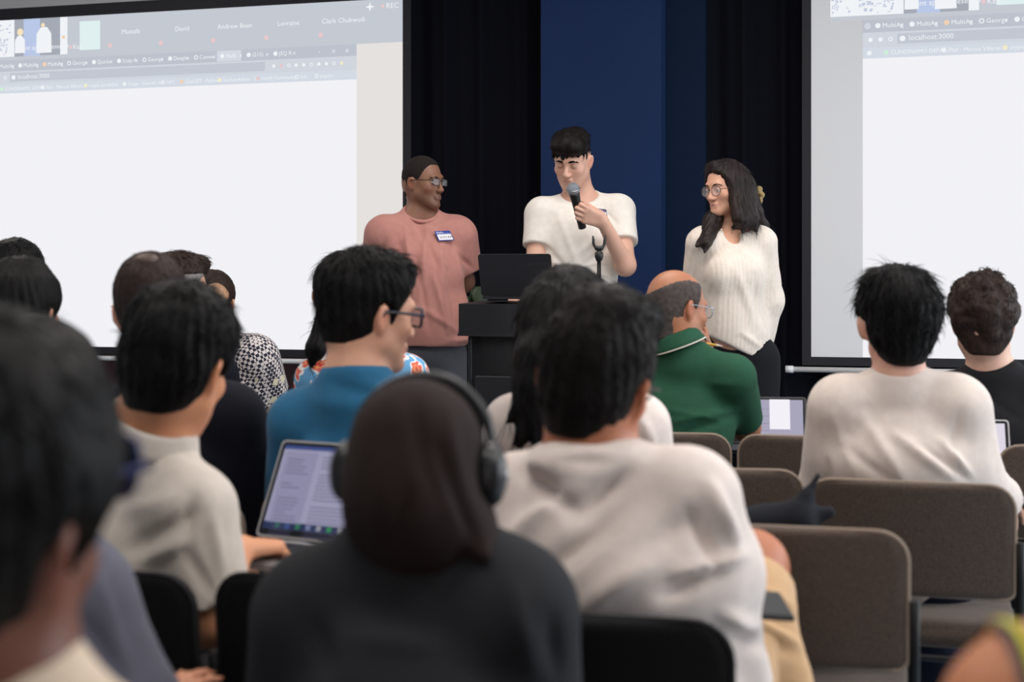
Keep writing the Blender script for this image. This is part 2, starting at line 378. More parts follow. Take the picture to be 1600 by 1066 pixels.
HAIRLINE = ((-0.2, -0.088), (-0.075, -0.085), (-0.045, -0.070), (-0.020, -0.045), (0.004, -0.018), (0.022, -0.010), (0.040, 0.030), (0.062, 0.058), (0.090, 0.075), (0.3, 0.16))
def add_hair(name, parent, C, R, s, m, t=(0.012, 0.020), line=HAIRLINE, bumps=(), cuts=(), h=0.005, groove=0.0018, gfreq=26, tuft=None, extra=None, seed=0, origin=None, nape=0.0, back=0.0, earcut=True):
    """t: thickness at the sides, on top"""
    Fd = Field(h); q = lambda x, y, z: hpt(C, R, s, x, y, z)
    Fd.ell(q(0, -0.010 - back * 0.5, 0.032 + (t[1] - t[0]) * 0.5), np.array((0.074 + t[0], 0.095 + t[0] + back * 0.5, 0.086 + (t[0] + t[1]) / 2)) * s, R)
    Fd.ell(q(0, -0.033, -0.015), np.array((0.064 + t[0] * 0.6, 0.066 + t[0] * 0.6, 0.070 + t[0] * 0.3)) * s, R, k=0.02)
    Fd.cone(q(0, -0.036, -0.02), q(0, -0.040, -0.10), (0.050 + t[0] * 0.7) * s, (0.043 + t[0] * 0.4) * s, k=0.02)
    if nape: Fd.cone(q(0, -0.050, -0.03), q(0, -0.036, -0.03 - nape), 0.058 * s, 0.034 * s, k=0.03)
    xs = np.array([a for a, b in line]); zs = np.array([b for a, b in line])
    def cut(X, Y, Z):
        D = (X - C[0], Y - C[1], Z - C[2]); y = (R[0, 1] * D[0] + R[1, 1] * D[1] + R[2, 1] * D[2]) / s; z = (R[0, 2] * D[0] + R[1, 2] * D[1] + R[2, 2] * D[2]) / s
        return (np.interp(y, xs, zs - (nape if nape else 0) * (xs < -0.04)) - z) * 0.7 * s
    Fd.cutfn(cut, 0.006)
    for (x, y, z, rx, ry, rz, *kk) in bumps: Fd.ell(q(x, y, z), np.array((rx, ry, rz)) * s, R, k=(kk[0] if kk else 0.02))
    for (x, y, z, rx, ry, rz) in cuts: Fd.ell(q(x, y, z), np.array((rx, ry, rz)) * s, R, k=0.008, mode='s')
    if earcut:
        for sx in (-1, 1): Fd.ell(q(sx * 0.092, -0.006, -0.018), np.array((0.034, 0.024, 0.036)) * s, R, k=0.010, mode='s')
    if extra: extra(Fd, q)
    def disp(v, n):
        l = (v - C) @ R / s; az = np.arctan2(l[:, 0], l[:, 1] + 0.01 + 0.25 * l[:, 2])
        g = np.sin(az * gfreq + 2.2 * noise3(l, 14, seed, 2)) * 0.6 + noise3(l * np.array((1, 1, 0.35)), 75, seed + 3, 2)
        ed = np.clip((l[:, 2] - np.interp(l[:, 1], xs, zs)) / 0.06, 0.08, 1) if not extra else 1.0
        return groove * ed * (g + 1.1 * noise3(l, 30, seed + 9, 2))
    v, f = Fd.mesh(disp)
    V = [v]; Fs = [f]; n0 = len(v)
    if tuft:
        nr = vnormals(v, f); cr = q(0, -0.045, 0.13)
        def lenf(p):
            l = (p - C) @ R / s; e = np.minimum(np.linalg.norm(l - np.array((0.085, -0.008, -0.012)), axis=1), np.linalg.norm(l - np.array((-0.085, -0.008, -0.012)), axis=1))
            if extra: return np.clip((e - 0.030) / 0.02, 0.0 if earcut else 1.0, 1) * np.clip((0.075 - l[:, 1]) / 0.03, 0, 1)
            return np.clip((e - 0.040) / 0.03, 0, 1) * np.clip((l[:, 2] - np.interp(l[:, 1], xs, zs) - 0.006) / 0.05, 0, 1)
        for (cnt, ln, rad, rnd, lift) in tuft:
            tv, tf = tufts(v, nr, int(cnt * 1.8), ln, rad * 0.62, lambda p, N: (lambda a: a / (np.linalg.norm(a, axis=1)[:, None] + 1e-9))(p - cr + np.array((0, 0, -0.03))), rnd * 0.8, lift * 0.75, seed=seed + int(cnt), lenf=lenf)
            V.append(tv); Fs.append(tf + n0); n0 += len(tv)
    return link_mesh(name, np.concatenate(V), np.concatenate(Fs), m, parent, C if origin is None else origin)

def folds(strokes, d_amp=1.0):
    """cloth folds: list of (p, q, radius, amplitude) pixel strokes read on the side that faces the camera, becoming real relief"""
    S = [(np.array(a, float), np.array(b, float), r, am) for a, b, r, am in strokes]
    def fn(v, n):
        px = 800 + v[:, 0] / v[:, 1] * F_PX; py = HORIZ + (CAM_H - v[:, 2]) / v[:, 1] * F_PX; X = np.stack([px, py], 1); out = np.zeros(len(v)); w = np.clip(-n[:, 1] * 1.6 + 0.3, 0, 1)
        for a, b, r, am in S:
            e = b - a; t = np.clip(((X - a) @ e) / (e @ e), 0, 1); dd = np.linalg.norm(X - a - t[:, None] * e, axis=1)
            out += am * np.exp(-(dd / r) ** 2) * np.sin(np.pi * np.clip(0.12 + 0.80 * t, 0, 1))
        return out * w * d_amp
    return fn
def cloth_disp(amp=0.003, scale=16, seed=0, extra=None, rib=None):
    def fn(v, n):
        o = amp * noise3(v * np.array((1, 1, 0.6)), scale, seed, 2)
        if extra is not None: o = o + extra(v, n)
        if rib is not None: o = o + rib(v, n)
        return o
    return fn

def skin_tint(v, base, C=None, R=None, s=1.0, lips=(0.62, 0.30, 0.28), stubble=0.0, warm=1.0, lipf=0.6):
    c = np.tile(np.array(base[:3]), (len(v), 1)); n = noise3(v, 60, 3, 2)[:, None]; c = c * (1 + 0.06 * n)
    if C is not None:
        l = (v - C) @ R / s; b = np.array(base[:3])
        def mix(w, col): nonlocal c; w = np.clip(w, 0, 1)[:, None]; c = c * (1 - w) + np.array(col) * w
        g = lambda x, y, z, rx, ry, rz: np.exp(-(((l[:, 0] - x) / rx) ** 2 + ((l[:, 1] - y) / ry) ** 2 + ((l[:, 2] - z) / rz) ** 2))
        if stubble:
            w = stubble * np.clip((-0.040 - l[:, 2]) / 0.02, 0, 1) * np.clip((l[:, 1] - 0.0) / 0.03, 0, 1) * np.clip((l[:, 2] + 0.15) / 0.03, 0, 1)
            mix(w, b * 0.32)
        for sx in (-1, 1):
            mix(0.35 * g(sx * 0.045, 0.06, -0.03, 0.02, 0.03, 0.02), b * np.array((1.1, 0.82, 0.78)))
            mix(0.55 * g(sx * 0.082, -0.01, -0.01, 0.012, 0.02, 0.03), b * np.array((1.1, 0.68, 0.60)))
            mix(0.35 * g(sx * 0.031, 0.085, 0.0, 0.018, 0.03, 0.012), b * np.array((0.72, 0.62, 0.60)))
        mix(lipf * g(0, 0.095, -0.0695, 0.024, 0.03, 0.009), lips)
        mix(0.7 * g(0, 0.10, -0.0685, 0.022, 0.03, 0.0022), np.array(lips) * 0.35)
    return np.concatenate([np.clip(c, 0, 1), np.ones((len(v), 1))], 1)

def face_parts(body, C, R, s, hairm, eye_dir=(0, 1, 0), lid=0.35, skin=None, brow=1.0, iris=(0.05, 0.025, 0.012), browang=0.0):
    q = lambda x, y, z: hpt(C, R, s, x, y, z)
    for sx in (-1, 1):
        c = q(sx * 0.031, 0.0765, -0.002); r = 0.0125 * s; mb = MB().sphere((0, 0, 0), r, 28, 20); V = np.array(mb.v); g = R @ nrm(eye_dir)
        cs = (V @ g) / r; col = np.tile(np.array((0.60, 0.56, 0.54, 1.0)), (len(V), 1)); col[cs > 0.88] = (*iris, 1); col[cs > 0.965] = (0.004, 0.004, 0.004, 1)
        link_mesh('eye', V + c, mb.f, MAT_EYE, body, c, tint=col)
        # eyelids: caps of a slightly larger sphere above and below the opening
        mb = MB(); nu = 18
        for (a0, a1) in ((-100, -8 + 70 * lid - 18), ) if False else ((90, 32 - 62 * lid), (-90, -24)):
            vs = []; n_ = 7
            for j in range(n_ + 1):
                el = math.radians(a0 + (a1 - a0) * j / n_)
                for i in range(nu + 1):
                    az = math.radians(-100 + 200 * i / nu); e2 = el * (0.35 + 0.65 * math.cos(az * 0.85)) if abs(a1) < 60 else el
                    vs.append(c + R @ (np.array((math.cos(e2) * math.sin(az), math.cos(e2) * math.cos(az), math.sin(e2))) * r * 1.10))
            fs = [(j * (nu + 1) + i, j * (nu + 1) + i + 1, (j + 1) * (nu + 1) + i + 1, (j + 1) * (nu + 1) + i) for j in range(n_) for i in range(nu)]
            if a0 < 0: fs = [f[::-1] for f in fs]
            mb.add(vs, fs)
        col = np.tile(np.array((*(np.array(skin[:3]) * 0.80), 1.0)), (len(mb.v), 1))
        link_mesh('eyelid', np.array(mb.v), mb.f, MAT_SKIN, body, c, tint=col)
        if brow:
            pts = [q(sx * x, y, z + browang * (x - 0.03)) for x, y, z in ((0.013, 0.0935, 0.0165), (0.022, 0.0935, 0.0205), (0.033, 0.0895, 0.0225), (0.044, 0.080, 0.0185), (0.051, 0.072, 0.0125))]
            MB().tube(pts, [0.0030 * brow * s, 0.0040 * brow * s, 0.0038 * brow * s, 0.0028 * brow * s, 0.0012 * s], 6).build('eyebrow', hairm, body, C, True)

def glasses(body, C, R, s, fm, lm, w=0.024, h=0.019, r=0.0013, shape='round', z=-0.006, temple=True, ypos=0.104, tr=0.0013):
    q = lambda x, y, z: hpt(C, R, s, x, y, z); mb = MB()
    outs = []
    for sx in (-1, 1):
        if shape == 'round': o = [(w * math.cos(a), h * math.sin(a)) for a in np.linspace(0, 2 * math.pi, 24, endpoint=False)]
        else: o = rrect(w, h, min(w, h) * 0.55, 4)
        ring = [q(sx * 0.033 + x, ypos - 0.25 * (x * sx + 0.0) ** 2 / 0.03 - 0.004 * (x * sx > 0), z + zz) for x, zz in o]; outs.append(ring)
        mb.tube(ring, r * s, 6, closed=True)
        if temple:
            mb.tube([q(sx * (0.033 + w), ypos - 0.005, z + 0.004), q(sx * 0.072, ypos - 0.014, z + 0.005), q(sx * 0.0795, 0.035, z + 0.006), q(sx * 0.084, -0.008, z + 0.005), q(sx * 0.083, -0.025, z - 0.016)], tr * s, 6)
    mb.tube([q(-0.033 + w, ypos, z + 0.003), q(-0.004, ypos + 0.004, z + 0.007), q(0.004, ypos + 0.004, z + 0.007), q(0.033 - w, ypos, z + 0.003)], r * s, 6)
    for sx in (-1, 1): mb.tube([q(sx * (0.033 - w), ypos, z - 0.004), q(sx * 0.008, ypos - 0.012, z - 0.008)], r * 0.6 * s, 5)
    g = mb.build('glasses', fm, body, C, True)
    for ring in outs:
        v = ring + [p - R[:, 1] * 0.0015 * s for p in ring]; n = len(ring)
        link_mesh('lens', v, [tuple(range(n)), tuple(range(2 * n - 1, n - 1, -1))] + [(i, i + n, (i + 1) % n + n, (i + 1) % n) for i in range(n)], lm, g, C, smooth=False)
    return g

MAT_SKIN = mat('skin', srgb(200, 160, 140), rough=0.48, attr=True, sss=0.12, bump=0.12, bscale=450, spec=0.45)
MAT_EYE = mat('eyeball', (1, 1, 1, 1), rough=0.15, attr=True)
HAIR_BLACK = mat('black_hair', srgb(11, 10, 11), rough=0.55, bump=0.6, bscale=160, stretch=(1, 1, 0.18), var=0.35, vscale=60, spec=0.14)
HAIR_DARK = mat('dark_brown_hair', srgb(20, 16, 15), rough=0.55, bump=0.6, bscale=160, stretch=(1, 1, 0.2), var=0.35, vscale=60, spec=0.14)
HAIR_BROWN = mat('brown_hair', srgb(44, 33, 29), rough=0.55, bump=0.6, bscale=160, stretch=(1, 1, 0.25), var=0.35, vscale=60, spec=0.14)
HAIR_GREY = mat('grey_hair', srgb(112, 108, 106), rough=0.55, bump=0.6, bscale=180, stretch=(1, 1, 0.25), var=0.35, vscale=60)
HAIR_CROP = mat('cropped_dark_hair', srgb(36, 30, 28), rough=0.9, spec=0.2, bump=0.5, bscale=500, var=0.25, vscale=120)

def cloth(name, rgb, rough=0.85, bump=0.25, bscale=700, var=0.05, vscale=40, sheen=0.12): return mat(name, srgb(*rgb), rough=rough, bump=bump, bscale=bscale, var=var, vscale=vscale, sheen=sheen if sum(rgb) > 200 else 0.0, spec=0.2)
def leg(Fd, hip, knee, ank, toe, t=0.0, upto=2.0, foot=True, r=(0.088, 0.058, 0.054, 0.036)):
    hip, knee, ank, toe = map(lambda a: np.array(a, float), (hip, knee, ank, toe)); u = min(1, upto)
    Fd.cone(hip, lerp(hip, knee, u), r[0] + t, r[0] + (r[1] - r[0]) * u + t, k=0.04)
    if upto > 1: f = upto - 1; Fd.cone(knee, lerp(knee, ank, f), r[2] + t, r[2] + (r[3] - r[2]) * f + t, k=0.04)
def shoe(body, ank, toe, m, sole_m, name='shoe'):
    d = nrm(np.array((toe[0] - ank[0], toe[1] - ank[1], 0))); a = np.array((ank[0], ank[1], 0.0)); Fd = Field(0.008); up = np.array((0, 0, 1.0)); sd = np.cross(d, up)
    R = np.stack([sd, d, up], 1)
    Fd.cone(a - d * 0.02 + up * 0.10, a - d * 0.015 + up * 0.05, 0.042, 0.045, k=0.02); Fd.ell(a - d * 0.02 + up * 0.045, (0.042, 0.058, 0.045), R); Fd.ell(a + d * 0.10 + up * 0.038, (0.047, 0.105, 0.040), R, k=0.03); Fd.ell(a + d * 0.16 + up * 0.030, (0.046, 0.055, 0.032), R, k=0.03)
    Fd.cutfn(lambda X, Y, Z: 0.014 - Z, 0.004); v, f = Fd.mesh(); o = link_mesh(name, v, f, m, body, a)
    Fs = Field(0.008); Fs.box(a + d * 0.065 + up * 0.011, (0.049, 0.15, 0.011), R, r=0.010); v, f = Fs.mesh(); link_mesh('sole', v, f, sole_m, o, a)
# ------------------------------------------------------------------ the setting
TH = math.atan(0.28); UX, UY = math.cos(TH), -math.sin(TH); NX, NY = -math.sin(TH), -math.cos(TH)   # along the wall, and out of it towards the room
WALL_Y0 = 7.36
def WP(u, z, off=0.0): return np.array((u * UX + off * NX, WALL_Y0 + u * UY + off * NY, z))        # a point on / in front of the front wall
RW = np.array([[UX, NX, 0], [UY, NY, 0], [0, 0, 1.0]]); 
def wu(px, off=0.06):
    y0 = WALL_Y0 + off * NY - 0.28 * 0; k = (px - 800) / F_PX          # X = k*Y and Y = y0' - .28 (X - off*NX)
    Y = (WALL_Y0 + off * NY + 0.28 * off * NX) / (1 + 0.28 * k); X = k * Y; return (X - off * NX) / UX
def wbox(name, u0, u1, z0, z1, o0, o1, m, parent=None, bev=0.0, kind=None, org=None):
    c = WP((u0 + u1) / 2, (z0 + z1) / 2, (o0 + o1) / 2); o = MB().box(c, ((u1 - u0) / 2, (o1 - o0) / 2, (z1 - z0) / 2), RW * np.array([1, 1, 1]), bev).build(name, m, parent, c if org is None else org)
    # RW is left-handed: flip so the faces point outwards
    o.data.flip_normals()
    if kind: o['kind'] = kind
    return o
M_WALL = mat('painted_wall', srgb(205, 205, 208), rough=0.8, bump=0.1, bscale=300)
M_CEIL = mat('ceiling_paint', srgb(225, 225, 224), rough=0.85)
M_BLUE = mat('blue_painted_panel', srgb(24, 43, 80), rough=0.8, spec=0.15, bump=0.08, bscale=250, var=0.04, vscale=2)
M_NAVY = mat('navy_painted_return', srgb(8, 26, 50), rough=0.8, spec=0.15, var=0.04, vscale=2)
M_CURT = mat('black_curtain_cloth', srgb(15, 16, 24), rough=0.95, bump=0.2, bscale=400, spec=0.08)
M_MAROON = mat('maroon_panel', srgb(62, 26, 34), rough=0.6)
M_FLOOR = mat('pale_grey_plank', srgb(168, 182, 192), rough=0.32, var=0.12, vscale=6, stretch=(6, 1, 1), bump=0.05, bscale=60)
M_JOINT = mat('dark_floor_joint', srgb(80, 84, 90), rough=0.7)
M_BLKFRAME = mat('black_screen_masking', srgb(20, 20, 27), rough=0.75)
M_SCREEN = mat('projection_screen_cloth', srgb(190, 190, 192), rough=0.9, emit=0.30)  # emission stands in for faint projector light on the bare cloth
M_ALU = mat('white_aluminium', srgb(225, 226, 228), rough=0.4)
M_BLKMETAL = mat('black_powder_coated_metal', srgb(9, 9, 11), rough=0.5, spec=0.25)

fl = MB().box((0, 3.4, -0.03), (5.2, 6.2, 0.025)).build('floor', M_JOINT, None, (0, 3.4, 0)); fl['kind'] = 'structure'
first = None
for i in range(-12, 13):
    for j in range(10):
        x = i * 0.40 + 0.2; y = -2.4 + j * 1.2 + (0.6 if i % 2 else 0.0)
        if first is None:
            first = MB().box((x, y, -0.004), (0.197, 0.597, 0.004), None, 0.0015).build('floor_plank', M_FLOOR, fl, (x, y, 0)); first.data.name = 'floor_plank'; o = first
        else: o = first.copy(); COL.objects.link(o); o.parent = fl; o.location = Vector((x, y, 0)) - fl.location
wb = wbox('wall_front', -5.6, 5.6, -0.05, 3.2, -0.12, 0.0, M_WALL, kind='structure')
cl = MB().box((0, 3.4, 3.25), (5.3, 6.3, 0.05)).build('ceiling', M_CEIL, None, (0, 3.4, 3.2)); cl['kind'] = 'structure'
# side walls with window openings (right) and a plain rear wall
def yz_wall(name, x, y0, y1, holes, m):
    mb = MB(); y = y0
    for (a, b, z0, z1) in holes:
        mb.box((x, (y + a) / 2, 1.6), (0.06, (a - y) / 2, 1.6)); mb.box((x, (a + b) / 2, z0 / 2), (0.06, (b - a) / 2, z0 / 2)); mb.box((x, (a + b) / 2, (z1 + 3.2) / 2), (0.06, (b - a) / 2, (3.2 - z1) / 2)); y = b
    mb.box((x, (y + y1) / 2, 1.6), (0.06, (y1 - y) / 2, 1.6)); o = mb.build(name, m, None, (x, (y0 + y1) / 2, 0)); o['kind'] = 'structure'; return o
yz_wall('wall_right', 4.3, -2.75, 6.12, ((0.9, 5.5, 0.85, 2.7),), M_WALL)
yz_wall('wall_left', -4.7, -2.75, 8.6, (), M_WALL)
o = MB().box((-0.2, -2.8, 1.6), (4.5, 0.05, 1.6)).build('wall_rear', M_WALL, None, (-0.2, -2.8, 0)); o['kind'] = 'structure'
wf = MB()
for y in (0.9, 2.05, 3.2, 4.35, 5.5): wf.box((4.3, y, 1.775), (0.04, 0.03, 0.925))
for z in (0.88, 2.67): wf.box((4.3, 3.2, z), (0.04, 2.3, 0.03))
wf = wf.build('window_1', M_ALU, None, (4.3, 3.2, 0)); wf['kind'] = 'structure'

# curtains: hung sheets with folds
def curtain(u0, u1, off, label, seed, z0=0.03, z1=3.15):
    r = np.random.default_rng(seed); nu = int((u1 - u0) * 130) + 2; us = np.linspace(u0, u1, nu); nz = 14; ph = np.cumsum(r.uniform(0.6, 1.4, nu)) * (us[1] - us[0]) * 30
    V = []; thick = 0.004
    for side in (0, 1):
        for j in range(nz):
            z = z0 + (z1 - z0) * j / (nz - 1); a = 0.022 + 0.006 * (1 - j / (nz - 1))
            for i, u in enumerate(us): V.append(WP(u + 0.012 * math.sin(ph[i] * 1.0 + 1), z, off + a * (math.sin(ph[i]) + 0.3 * math.sin(2.3 * ph[i] + z * 0.5)) + (thick if side == 0 else -thick)))
    Fc = []; n = nz * nu
    for j in range(nz - 1):
        for i in range(nu - 1):
            a = j * nu + i; Fc.append((a, a + nu, a + nu + 1, a + 1)); Fc.append((a + n, a + 1 + n, a + nu + 1 + n, a + nu + n))
    for i in range(nu - 1):
        Fc.append((i, i + 1, i + 1 + n, i + n)); a = (nz - 1) * nu + i; Fc.append((a, a + n, a + 1 + n, a + 1))
    for j in range(nz - 1):
        a = j * nu; Fc.append((a, a + n, a + nu + n, a + nu)); a += nu - 1; Fc.append((a, a + nu, a + nu + n, a + n))
    o = link_mesh('curtain', V, Fc, M_CURT, None, WP((u0 + u1) / 2, z0, off)); tag(o, label, 'curtain', 'black stage curtains'); return o
curtain(wu(622, 0.1), wu(852, 0.1), 0.13, 'black pleated curtain between the left screen and the blue panel', 3)
curtain(wu(1082, 0.1), wu(1700, 0.1), 0.10, 'black pleated curtain right of the blue panel running behind the right screen', 4)
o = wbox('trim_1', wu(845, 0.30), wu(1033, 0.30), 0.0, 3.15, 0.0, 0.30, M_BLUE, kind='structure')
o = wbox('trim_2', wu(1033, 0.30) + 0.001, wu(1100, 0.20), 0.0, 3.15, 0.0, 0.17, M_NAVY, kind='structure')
o = wbox('baseboard_front', -5.2, wu(635, 0.03), 0.0, 0.83, 0.0, 0.03, M_MAROON, kind='structure')

# projection screens, the picture on them, and the bar that weights each screen
ZB, ZT = 0.868, 2.655
def E(name, r, g, b): return mat('projected_' + name, srgb(r, g, b), emit=1.0)
E_PAGE = E('page', 242, 242, 246); E_TABS = E('tab_strip', 190, 194, 205); E_BAR = E('toolbar', 208, 213, 222); E_FIELD = E('address_field', 194, 199, 210); E_BOOK = E('bookmarks_bar', 212, 218, 228)
E_GAL = E('gallery', 196, 201, 210); E_TXT = E('lettering', 240, 243, 247); E_RED = E('red_mark', 232, 200, 204); E_DK = E('video_dark', 165, 170, 180); E_VB = E('video_blue', 186, 200, 232); E_MINT = E('mint_tile', 224, 240, 240); E_SKIN = E('video_skin', 244, 226, 190); E_MARG = E('faint_margin', 229, 225, 222); E_BLOT = E('video_blots', 196, 204, 222); E_ACT = E('active_tab', 212, 216, 226); E_YEL = E('yellow_icon', 240, 236, 200); E_ORG = E('orange_icon', 240, 210, 180); E_GRN = E('green_icon', 205, 238, 215)
def text_mesh(name, body, size, m, parent, M, org, align='LEFT', ext=0.0004):
    cu = bpy.data.curves.new('t', 'FONT'); cu.body = body; cu.size = size; cu.align_x = align; cu.extrude = ext; cu.resolution_u = 2
    t = bpy.data.objects.new('t', cu); COL.objects.link(t); dg = bpy.context.evaluated_depsgraph_get(); dg.update()
    me = bpy.data.meshes.new_from_object(t.evaluated_get(dg)); V = np.array([tuple(v.co) for v in me.vertices]); Fc = [tuple(p.vertices) for p in me.polygons]
    bpy.data.objects.remove(t); bpy.data.meshes.remove(me)
    return link_mesh(name, np.array([M(p) for p in V]), Fc, m, parent, org, smooth=False)
def screen(u0, u1, label, ub, mirror_right):
    """ub: where the browser window begins along the wall"""
    c = WP((u0 + u1) / 2, ZB, 0.22); rt = empty('projection_screen', c, -TH)
    rt.rotation_euler = (0, 0, 0); tag(rt, label, 'projection screen', 'projection screens')
    def bx(name, a, b, z0, z1, o0, o1, m, par=rt, k=None): q = wbox(name, a, b, z0, z1, o0, o1, m, par, org=tuple(parent_world(par)) if False else WP((a + b) / 2, (z0 + z1) / 2, (o0 + o1) / 2)); return q
    O = 0.225
    sheet = bx('screen_fabric', u0, u1, ZB, ZT, O - 0.004, O, M_SCREEN)
    bd = 0.042; top = 0.062
    fr = MB()
    for (a, b, z0, z1) in ((u0 - bd, u0, ZB - 0.04, ZT + top), (u1, u1 + bd, ZB - 0.04, ZT + top), (u0, u1, ZT, ZT + top), (u0, u1, ZB - 0.04, ZB)):
        fr.box(WP((a + b) / 2, (z0 + z1) / 2, O - 0.003), ((b - a) / 2, 0.006, (z1 - z0) / 2), RW)
    q = fr.build('black_border', M_BLKFRAME, rt, c); q.data.flip_normals()
    br = MB().tube([WP(u0 - 0.085, ZB - 0.060, O), WP(u1 + 0.085, ZB - 0.060, O)], 0.0125, 10); br.build('weight_bar', M_ALU, rt, c, True)
    for u in (u0 - 0.10, u1 + 0.10): MB().tube([WP(u - 0.018, ZB - 0.060, O), WP(u + 0.018, ZB - 0.060, O)], 0.017, 10).build('bar_end_cap', M_ALU, rt, c, True)
    mbx = MB().box(WP((u0 + u1) / 2, ZT + top + 0.34, O), ((u1 - u0) / 2 + 0.1, 0.045, 0.05), RW, 0.01); q = mbx.build('roller_case', M_ALU, rt, c); q.data.flip_normals()
    L = [0.0]
    def card(name, a, b, z0, z1, m, lay=1):
        a = max(a, u0 + 0.001); b = min(b, u1 - 0.001); z1 = min(z1, ZT - 0.001)
        if b <= a: return
        d = O + 0.0008 * lay
        V = [WP(a, z0, d), WP(b, z0, d), WP(b, z1, d), WP(a, z1, d)]; return link_mesh(name, V, [(0, 1, 2, 3)], m, sheet, WP(a, z0, d), smooth=False)
    def txt(body, u, z, size, lay=3, m=None, name='projected_text', align='LEFT'):
        if u < u0 + 0.02 or u + 0.3 * size > u1: return
        d = O + 0.0008 * lay
        o = text_mesh(name, body, size, m or E_TXT, sheet, lambda p: WP(u + p[0], z + p[1], d + 0.0003), WP(u, z, d), align, 0.0)
    def disc(name, u, z, r, m, lay=3, ring=False):
        if u < u0 + r or u > u1 - r: return
        d = O + 0.0008 * lay; n = 14
        V = [WP(u + r * math.cos(t), z + r * math.sin(t), d) for t in np.linspace(0, 2 * math.pi, n, endpoint=False)]
        if ring:
            V += [WP(u + r * 0.6 * math.cos(t), z + r * 0.6 * math.sin(t), d) for t in np.linspace(0, 2 * math.pi, n, endpoint=False)]
            link_mesh(name, V, [(i, (i + 1) % n, (i + 1) % n + n, i + n) for i in range(n)], m, sheet, WP(u, z, d), smooth=False)
        else: link_mesh(name, V, [tuple(range(n))], m, sheet, WP(u, z, d), smooth=False)
    W = 2.19; g0 = ub - 0.147
    card('projected_page', ub, ub + W, ZB + 0.001, 2.252, E_PAGE)
    card('projected_bookmarks_bar', ub, ub + W, 2.252, 2.302, E_BOOK)
    card('projected_toolbar', ub, ub + W, 2.302, 2.372, E_BAR)
    card('projected_tab_strip', ub, ub + W, 2.372, 2.432, E_TABS)
    card('projected_gallery', (g0 if mirror_right else u0), u1, 2.432, ZT, E_GAL)
    card('projected_margin', ub + W, u1, ZB + 0.001, 2.432, E_MARG)  # glowing card imitates projector and room light on the blank margin
    card('projected_address_field', ub + 0.155, ub + 1.68, 2.315, 2.362, E_FIELD, 2)
    for k in range(3): disc('projected_icon', ub + 0.035 + 0.045 * k, 2.338, 0.010, E_TXT, 2, ring=(k == 2))
    disc('projected_icon', ub + 0.178, 2.338, 0.013, E_TXT, 3); txt('localhost:3000', ub + 0.205, 2.329, 0.034)
    tabs = ('MultiAg', 'MultiAg', 'MultiAg', 'George', 'Quicks', 'Scaly.A', 'George', 'Deeple', 'Conver', 'Multi', '(215)', 'JSQ R')
    card('projected_active_tab', ub + 1.405, ub + 1.545, 2.374, 2.430, E_ACT, 2)
    disc('projected_icon', ub + 0.022, 2.402, 0.015, E_BAR, 2)
    for i, t in enumerate(tabs):
        u = ub + 0.068 + 0.152 * i; disc('projected_icon', u, 2.402, 0.012, (E_TXT, E_TXT, E_ORG, E_TXT, E_TXT, E_TXT, E_TXT, E_TXT, E_TXT, E_TXT, E_TXT, E_TXT)[i], 3, ring=i in (3, 6, 8))
        txt(t, u + 0.020, 2.392, 0.030); txt('x', u + 0.098, 2.393, 0.030)
    for k, ch in enumerate(('-', 'o', 'x')): txt(ch, ub + 1.98 + 0.075 * k, 2.393, 0.034)
    for k in range(10): disc('projected_icon', ub + 1.73 + 0.042 * k, 2.338, 0.009, (E_TXT, E_RED, E_TXT, E_TXT, E_TXT, E_TXT, E_TXT, E_TXT, E_TXT, E_YEL)[k], 2, ring=k % 3 == 2)
    for (x, t, m_) in ((0.03, '', E_TXT), (0.105, 'CUNDINAMO DEPAR...', E_GRN), (0.36, 'Mail - Marcus Villares...', E_TXT), (0.625, 'crypto portfolios', E_YEL), (0.86, 'Usage - OpenAI API', E_TXT), (1.09, 'HPC', E_TXT), (1.20, 'ChatGPT - Python S...', E_ORG), (1.42, 'StudiumAdmin - S...', E_YEL), (1.64, 'IntelliJ Community', E_RED), (1.86, 'Info', E_TXT), (1.97, 'papers', E_TXT)):
        disc('projected_icon', ub + x, 2.277, 0.011, m_, 3, ring=t in ('HPC', 'Info', 'papers')); 
        if t: txt(t, ub + x + 0.020, 2.268, 0.026)
    # gallery of video tiles
    hz = ZT - 2.44; g = g0
    card('projected_video_tile', g, g + 0.33, 2.452, ZT, E_TXT, 2)
    r = np.random.default_rng(5); d = O + 0.0008 * 3; V = []; Fc = []
    for k in range(110):
        u = g + 0.012 + r.uniform(0, 0.29); z = 2.462 + r.uniform(0, 0.17); a = r.uniform(0.003, 0.010); b = r.uniform(0.002, 0.008)
        if u < u0 + 0.01: continue
        n = len(V); V += [WP(u - a, z - b, d), WP(u + a * 0.6, z - b * 1.2, d), WP(u + a, z + b, d), WP(u - a * 0.7, z + b, d)]; Fc.append((n, n + 1, n + 2, n + 3))
    if Fc: q = link_mesh('projected_crowd_video', V, Fc, E_BLOT, sheet, WP(g + 0.15, 2.5, d), smooth=False); q['kind'] = 'stuff'
    g = g0 + 0.33
    for (a, b, m_) in ((0, 0.058, E_DK), (0.058, 0.16, E_VB), (0.16, 0.285, E_DK), (0.285, 0.33, E_TXT)): card('projected_video_tile', g + a, g + b, 2.452, ZT, m_, 2)
    def blob(u, z0, z1, w, m_, lay=3):
        pts = [(-w, z0), (w, z0), (w * 0.95, z0 + (z1 - z0) * 0.75), (w * 0.4, z1), (-w * 0.4, z1), (-w * 0.95, z0 + (z1 - z0) * 0.75)]
        if u - w < u0 or z1 > ZT: return
        link_mesh('projected_figure', [WP(u + x, z, O + 0.0008 * lay) for x, z in pts], [tuple(range(6))], m_, sheet, WP(u, z0, O), smooth=False)
